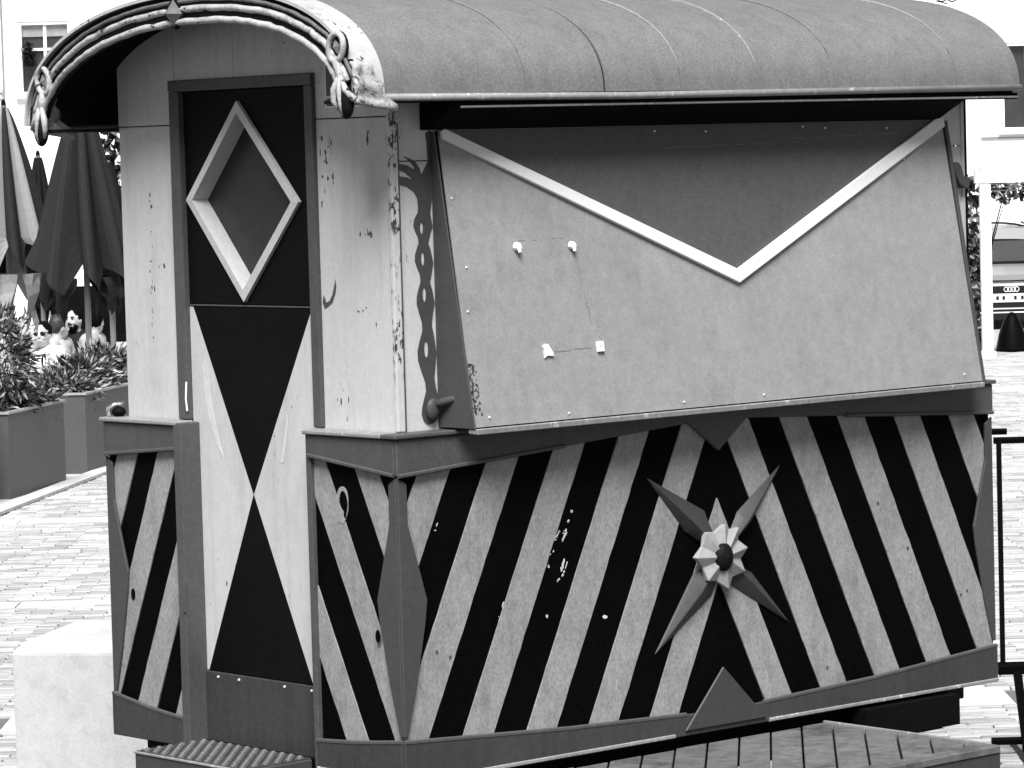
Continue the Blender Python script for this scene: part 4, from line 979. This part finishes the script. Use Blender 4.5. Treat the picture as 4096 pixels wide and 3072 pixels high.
    for i in (-1, 1):
        for j in (-1, 1):
            p_ = Vector((hip.x, hip.y, 0))+bf*(.14+.2*i)+bs*.19*j; b = MB(); b.tube([p_+UZ*.025, p_+UZ*(zt-.038)], .014, 6); b.build('leg', 'wicker dark', C_)
    return T
person(92, 722, 34.0, 'person in white shirt and sunglasses leaning the head on a hand', 'shirt white', 'hair dark', -.25, glasses=True, hand=-1, lean=-.06, turn=-.3)
person(160, 690, 36.0, 'person with a dark beard in a black top, looking aside', 'shirt black', 'hair dark', -.45, beard=True)
person(128, 706, 35.4, 'person with fair curly hair in a pale top behind the white shirt', 'shirt pale', 'hair fair', 2.2, hairy=.35)
person(206, 694, 34.6, 'person with a dark crop of hair seen from behind near the cream wall', 'shirt pale', 'hair dark', 2.75)
person(102, 662, 41.0, 'person in white farther back, dark head above the others', 'shirt white', 'hair dark', 2.6)
# dark bench back behind the guests
BC = thing('lounge_bench', 'long dark bench behind the people on the terrace', 'bench', gp(-4.9, 43.2, .025))
def bq(u, v, z): return gp(-5.6+u, 43.0+v, z)
b = MB(); V = [bq(u, v, z) for z in (.40, .98) for u, v in ((0, .5), (1.75, .5), (1.75, .58), (0, .58))]; b.add(V, [(0,3,2,1), (4,5,6,7), (0,1,5,4), (1,2,6,5), (2,3,7,6), (3,0,4,7)]); b.build('backrest', 'wicker dark', BC)
b = MB(); V = [bq(u, v, z) for z in (.32, .399) for u, v in ((0, 0), (1.75, 0), (1.75, .58), (0, .58))]; b.add(V, [(0,3,2,1), (4,5,6,7), (0,1,5,4), (1,2,6,5), (2,3,7,6), (3,0,4,7)]); b.build('seat', 'wicker dark', BC)
for u in (.05, 1.65):
    for v in (.04, .5):
        b = MB(); V = [bq(u+a, v+c, z) for z in (.025, .319) for a, c in ((0, 0), (.06, 0), (.06, .06), (0, .06))]; b.add(V, [(0,3,2,1), (4,5,6,7), (0,1,5,4), (1,2,6,5), (2,3,7,6), (3,0,4,7)]); b.build('leg', 'wicker dark', BC)
# ------------------------------------------------------------------ white building across the square
BD = thing('white_building', 'white rendered building with tall windows behind the square', 'building', gp(0, 58, 0))
PXM = 7777.7/58
def bu(px): return (px-1106)/PXM
def bz(px, py): return 2.4-(py-339+(px-1106)*.0279)/PXM
def wq(u, v, z): return gp(u, 58+v, z)
def wbox(name, u0, u1, v0, v1, z0, z1, m, parent=None):
    b = MB(); V = [wq(u, v, z) for z in (z0, z1) for u, v in ((u0, v0), (u1, v0), (u1, v1), (u0, v1))]
    b.add(V, [(0,3,2,1), (4,5,6,7), (0,1,5,4), (1,2,6,5), (2,3,7,6), (3,0,4,7)]); return b.build(name, m, parent or BD)
WINS = []
def window(x0, x1, y0, y1, shade=0, mull=1, trans=True):
    xm = (x0+x1)/2; u0, u1 = bu(x0), bu(x1); z1, z0 = bz(xm, y0), bz(xm, y1); WINS.append((u0, u1, z0, z1))
    wn = wbox('window', u0, u1, .12, .16, z0, z1, 'window glass')
    t = .055
    for a, c in ((u0, u0+t), (u1-t, u1)): wbox('frame', a, c, .02, .118, z0, z1, 'window frame white', wn)
    wbox('frame', u0+t, u1-t, .02, .118, z1-t, z1, 'window frame white', wn); wbox('frame', u0+t, u1-t, .02, .118, z0, z0+t, 'window frame white', wn)
    for k in range(mull):
        c = u0+(u1-u0)*(k+1)/(mull+1); wbox('mullion', c-.025, c+.025, .06, .117, z0+t, z1-t, 'window frame white', wn)
    if trans: zt = z0+(z1-z0)*.62; wbox('transom', u0+t, u1-t, .055, .1165, zt-.02, zt+.02, 'window frame white', wn)
    wbox('sill', u0-.06, u1+.06, -.10, .019, z0-.05, z0-.001, 'window frame white', wn)
    if shade: wbox('blind', u0+t, u1-t, .09, .116, z1-t-(z1-z0)*shade, z1-t, 'window shade', wn)
    return wn
window(-85, 19, 105, 196, 0, 1, False); window(64, 178, 48, 206, .16, 1); window(-85, 19, -120, 20, 0, 1); window(64, 178, -150, -20, 0, 1)
window(2176, 2290, 92, 282, .0, 1, False); window(900, 1010, 50, 206, .2, 1); window(1500, 1610, 50, 206, .2, 1)
window(300, 400, 90, 240); window(2176, 2290, -180, -20, 0, 1)
# facade as a grid of wall pieces round the openings
us = sorted(set([-14, 20]+[w_[0] for w_ in WINS]+[w_[1] for w_ in WINS])); zsx = sorted(set([0, 11]+[w_[2] for w_ in WINS]+[w_[3] for w_ in WINS]))
b = MB()
for i in range(len(us)-1):
    run = None
    for j in range(len(zsx)-1):
        um, zm = (us[i]+us[i+1])/2, (zsx[j]+zsx[j+1])/2
        if any(w_[0] < um < w_[1] and w_[2] < zm < w_[3] for w_ in WINS): continue
        V = [wq(u, v, z) for z in (zsx[j], zsx[j+1]) for u, v in ((us[i], 0), (us[i+1], 0), (us[i+1], .3), (us[i], .3))]
        b.add(V, [(0,3,2,1), (4,5,6,7), (0,1,5,4), (1,2,6,5), (2,3,7,6), (3,0,4,7)])
bm = None
wall = b.build('wall', 'facade white', BD)
bmm = bmesh.new(); bmm.from_mesh(wall.data); bmesh.ops.remove_doubles(bmm, verts=bmm.verts, dist=.0005)
dup_ = {}
for f_ in bmm.faces: dup_.setdefault(tuple(sorted(v.index for v in f_.verts)), []).append(f_)
bmesh.ops.delete(bmm, geom=[f_ for l_ in dup_.values() if len(l_) > 1 for f_ in l_], context='FACES_ONLY'); bmm.to_mesh(wall.data); bmm.free()
wbox('room_backing', -13.9, 19.9, .9, 1.0, 0, 10.9, 'sign dark')
wbox('cornice', -14.2, 20.2, -.25, .45, 11.001, 11.3, 'facade white')
wbox('downpipe', bu(29), bu(32), -.05, -.004, 0, 11, 'facade line')
wbox('string_course', -14, bu(26), -.05, -.003, bz(0, 214), bz(0, 205), 'window frame white')
wbox('apron_panel', bu(2132), bu(2320), -.035, -.003, bz(2200, 296), bz(2200, 150), 'window frame white') if False else None
wbox('window_surround', bu(2130), bu(2172), -.03, -.002, bz(2170, 296), bz(2170, 86), 'window frame white')
wbox('surround_line', bu(2132), bu(2330), -.034, -.002, bz(2200, 299), bz(2200, 296.5), 'facade line')
# plant pot on the far window sill
pp = wq(bu(86), -.06, bz(86, 145)); FP = thing('sill_plant', 'small dark pot plant on the window sill at upper left', 'plant', pp)
b = MB(); b.tube([pp, pp+UZ*.10], [.07, .09], 12); b.build('pot', 'chassis black', FP)
rg = random.Random(2); b = MB()
for k in range(120):
    d_ = Vector((rg.gauss(0, 1), rg.gauss(0, 1), rg.gauss(0, 1))).normalized(); s_ = d_.cross(UZ).normalized()*.03; p_ = pp+UZ*(.12+.22*rg.random())+Vector((d_.x, d_.y, 0))*.08*rg.random()
    b.add([p_, p_+d_*.05+s_, p_+d_*.1, p_+d_*.05-s_], [(0, 1, 2, 3)])
b.build('leaves', 'leaf dark', FP)
# wrought iron curls at the top right
CR = thing('iron_scroll', 'black wrought iron scroll on the white wall at the top right', 'ironwork', wq(bu(2060), 0, bz(2060, 8)))
b = MB()
for c_, s_ in ((2052, 1), (2074, 1)):
    b.tube([wq(bu(c_)+.085*math.cos(t), -.06, bz(c_, -7)+.095*math.sin(t)) for t in [math.pi*1.0+i*math.pi*1.2/14 for i in range(15)]], .011, 6)
b.tube([wq(bu(2038), -.06, bz(2038, 4)), wq(bu(2062), -.06, bz(2062, 10))], .008, 6); b.tube([wq(bu(2052), .0, bz(2052, -30)), wq(bu(2052), -.06, bz(2052, -30)), wq(bu(2052), -.06, bz(2052, 0))], .009, 6); b.build('scroll', 'steel black', CR)
# ------------------------------------------------------------------ white portal post, ivy, car, bollard on the right
def vq(px, D, z): 
    lat = (px-1106)/7777.7*D; return gp(lat, D, z)
PF = thing('white_portal', 'white post and beam of a portal in front of the parked car', 'portal', vq(2138, 40, 0))
pc = vq(2137, 40, 0); 
b = MB(); b.obox(pc+UZ*1.0, RH, FH, UZ, .058, .058, .96); b.build('post', 'terrace white', PF)
b = MB(); b.obox(pc+UZ*.045, RH, FH, UZ, .085, .085, .045); b.build('base', 'terrace white', PF)
b = MB(); b.obox(pc+UZ*2.035+RH*1.45, RH, FH, UZ, 1.56, .07, .072); b.build('beam', 'terrace white', PF)
b = MB(); b.obox(pc+UZ*1.0+RH*2.9, RH, FH, UZ, .058, .058, .96); b.build('post', 'terrace white', PF)
for k in range(3):
    b = MB(); b.obox(pc+UZ*(1.945-.035*k)+RH*1.45+FH*.1, RH, FH, UZ, 1.38, .012, .006); b.build('louvre', 'planter rim', PF)
def ivyfn(x0, x1, y0, y1, D):
    def fn(rg):
        x = rg.uniform(x0, x1); y = rg.uniform(y0, y1)
        p = at(x, y, D+rg.uniform(0, .12)); p.z = max(.12, p.z); return p, -FH*.6-UZ*.3
    return fn
leafpile('ivy', 'ivy climbing up beside the white post at the right end of the wagon', 'ivy', vq(2105, 41, 0), ivyfn(2082, 2122, 420, 790, 40.6), 330, .11, 31, None, wts=(5, 4, 2))
leafpile('ivy', 'ivy trailing along the top of the white beam at the right edge', 'ivy', vq(2085, 41, 0), ivyfn(2080, 2215, 378, 432, 40.6), 170, .10, 32, None, wts=(5, 4, 2), trunk=True)
leafpile('ivy', 'leafy creeper on the white wall just left of the cream end wall', 'ivy', vq(240, 44, 0.02), ivyfn(212, 262, 268, 420, 44), 150, .13, 33, None, wts=(6, 3, 1))
# trellis sheet carrying the ivy
TR = thing('trellis', 'white wooden trellis behind the ivy beside the white post', 'trellis', vq(2100, 41, 0))
for k in range(4):
    b = MB(); p = vq(2080+13*k, 40.9, 0); b.obox(p+UZ*1.02, RH, FH, UZ, .012, .008, 1.02); b.build('slat', 'terrace white', TR)
for k in range(6):
    b = MB(); p = vq(2100, 40.92, .2+.34*k); b.obox(p, RH, FH, UZ, .14, .008, .012); b.build('slat', 'terrace white', TR)
# car facing the camera
CD = 47.4; cc = vq(2166, CD, 0)
CA = thing('parked_car', 'grey car parked facing the square behind the white post', 'car', cc)
fwd = -FH; rt = RH
def cq(u, v, z): return cc+rt*u+fwd*v+UZ*z       # v towards the camera
prof_c = [(1.0, .16), (1.05, .40), (1.02, .60), (.80, .70), (.05, .81), (-.62, 1.12), (-1.1, 1.26), (-1.7, 1.30), (-2.4, 1.24), (-3.0, .92), (-3.35, .80), (-3.4, .20)]
V = []; F = []; cols = [-1, -.93, -.7, 0, .7, .93, 1]
for (v, z) in prof_c:
    for c_ in cols:
        hw = .90-.16*max(0, (z-.85))/.5-(.10 if v > .9 else 0)
        cr_ = (1-abs(c_)**4); V.append(cq(c_*hw, v-(.10*(1-cr_) if v > .5 else 0), z-(.05*(1-cr_) if z > .6 else 0)))
n = len(cols)
for i in range(len(prof_c)-1):
    for j in range(n-1): F.append((i*n+j, i*n+j+1, (i+1)*n+j+1, (i+1)*n+j))
left = [i*n for i in range(len(prof_c))]; right = [i*n+n-1 for i in range(len(prof_c))]
F += [tuple(left), tuple(reversed(right)), tuple(range(n)), tuple(reversed(range((len(prof_c)-1)*n, len(prof_c)*n)))]
body = mesh('body', V, F, 'car body', CA, smooth=False)
def cbx(name, u0, u1, v0, v1, z0, z1, m, par=None, bev=0):
    b = MB(); VV = [cq(u, v, z) for z in (z0, z1) for u, v in ((u0, v0), (u1, v0), (u1, v1), (u0, v1))]
    b.add(VV, [(0,3,2,1), (4,5,6,7), (0,1,5,4), (1,2,6,5), (2,3,7,6), (3,0,4,7)]); o = b.build(name, m, par or CA)
    if bev: bevel(o, bev)
    return o
ws = [cq(-.74, .02, .825), cq(.74, .02, .825), cq(.62, -.56, 1.092), cq(-.62, -.56, 1.092)]; nrm = (UZ*.8+fwd*.6)*.012
mesh('windscreen', [p+nrm for p in ws]+[p+nrm*.3 for p in ws], [(0,1,2,3), (7,6,5,4), (0,4,5,1), (1,5,6,2), (2,6,7,3), (3,7,4,0)], 'car glass', CA)
gr = cbx('grille', -.29, .29, 1.03, 1.075, .26, .59, 'car chrome', None, .02); cbx('grille_insert', -.265, .265, 1.0755, 1.08, .285, .565, 'car black', gr)
b = MB()
for k in range(4):
    u = -.066+.044*k; b.tube([cq(u+.030*math.cos(t), 1.087, .520+.030*math.sin(t)) for t in [2*math.pi*i/16 for i in range(17)]], .0055, 6, cap=False)
b.build('badge_rings', 'car chrome', gr)
pl = cbx('number_plate', -.26, .26, 1.0805, 1.092, .355, .465, 'plate', gr)
for k, u in enumerate((-.20, -.12, .03, .12)):
    cbx('plate_mark', u, u+.035, 1.0921, 1.0935, .385, .435, 'car black', pl)
cbx('bumper_intake', -.72, .72, 1.03, 1.056, .13, .245, 'car black'); cbx('bumper_lip', -.6, .30, 1.057, 1.066, .215, .23, 'car chrome')
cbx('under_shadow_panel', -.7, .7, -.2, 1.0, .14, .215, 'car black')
for e in (-1, 1):
    cbx('headlight', min(e*.42, e*.80), max(e*.42, e*.80), .93, 1.02, .52, .62, 'car glass', None, .01)
    for v in (.25, -2.35):
        wh = MB(); wh.tube([cq(e*.70, v, .32), cq(e*.90, v, .32)], .32, 20); wv = wh.build('wheel', 'rubber', CA)
        wh = MB(); wh.tube([cq(e*.90, v, .32), cq(e*.912, v, .32)], .2, 16); wh.build('rim', 'car chrome', wv)
    b = MB(); b.ball(cq(e*1.0, -.15, .88), (.10, .10, .075), 10, 8); b.build('mirror', 'car body', CA)
    b = MB(); b.tube([cq(e*.58, -.9, 1.27), cq(e*.60, -2.1, 1.31)], .018, 6); b.build('roof_rail', 'car black', CA)
b = MB(); b.tube([cq(-.74, .04, .835), cq(.74, .04, .835)], .016, 6); b.build('wiper_cowl', 'car black', CA)
b = MB(); b.tube([cq(u_, -.58, 1.115-.05*abs(u_/.66)**3) for u_ in [-.66+.132*i for i in range(11)]], .012, 6); b.build('screen_seal', 'car black', CA)
b = MB(); b.tube([cq(u_, -1.4, 1.325-.12*abs(u_/.70)**3) for u_ in [-.70+.14*i for i in range(11)]], .014, 6); b.build('roof_bar', 'car black', CA)
b = MB(); b.tube([cq(-.72, .93, .63), cq(0, 1.03, .625), cq(.72, .93, .63)], .010, 6); b.build('bonnet_gap', 'car black', CA)
# black tapered bollard near the post
bc = vq(2190, 41.2, .0)
b = MB(); n = 20; prf = [(.19, .02), (.185, .05), (.15, .22), (.10, .36), (.055, .44), (.02, .465)]
V = [bc+Vector((r_*math.cos(2*math.pi*k/n), r_*math.sin(2*math.pi*k/n), z)) for r_, z in prf for k in range(n)]
F = [(i*n+k, i*n+(k+1) % n, (i+1)*n+(k+1) % n, (i+1)*n+k) for i in range(len(prf)-1) for k in range(n)]+[tuple((len(prf)-1)*n+k for k in range(n)), tuple(reversed(range(n)))]
bo = mesh('bollard', V, F, 'steel black', None, org=bc, smooth=True); bo['label'] = 'black tapered bollard on the paving below the parked car'; bo['category'] = 'bollard'
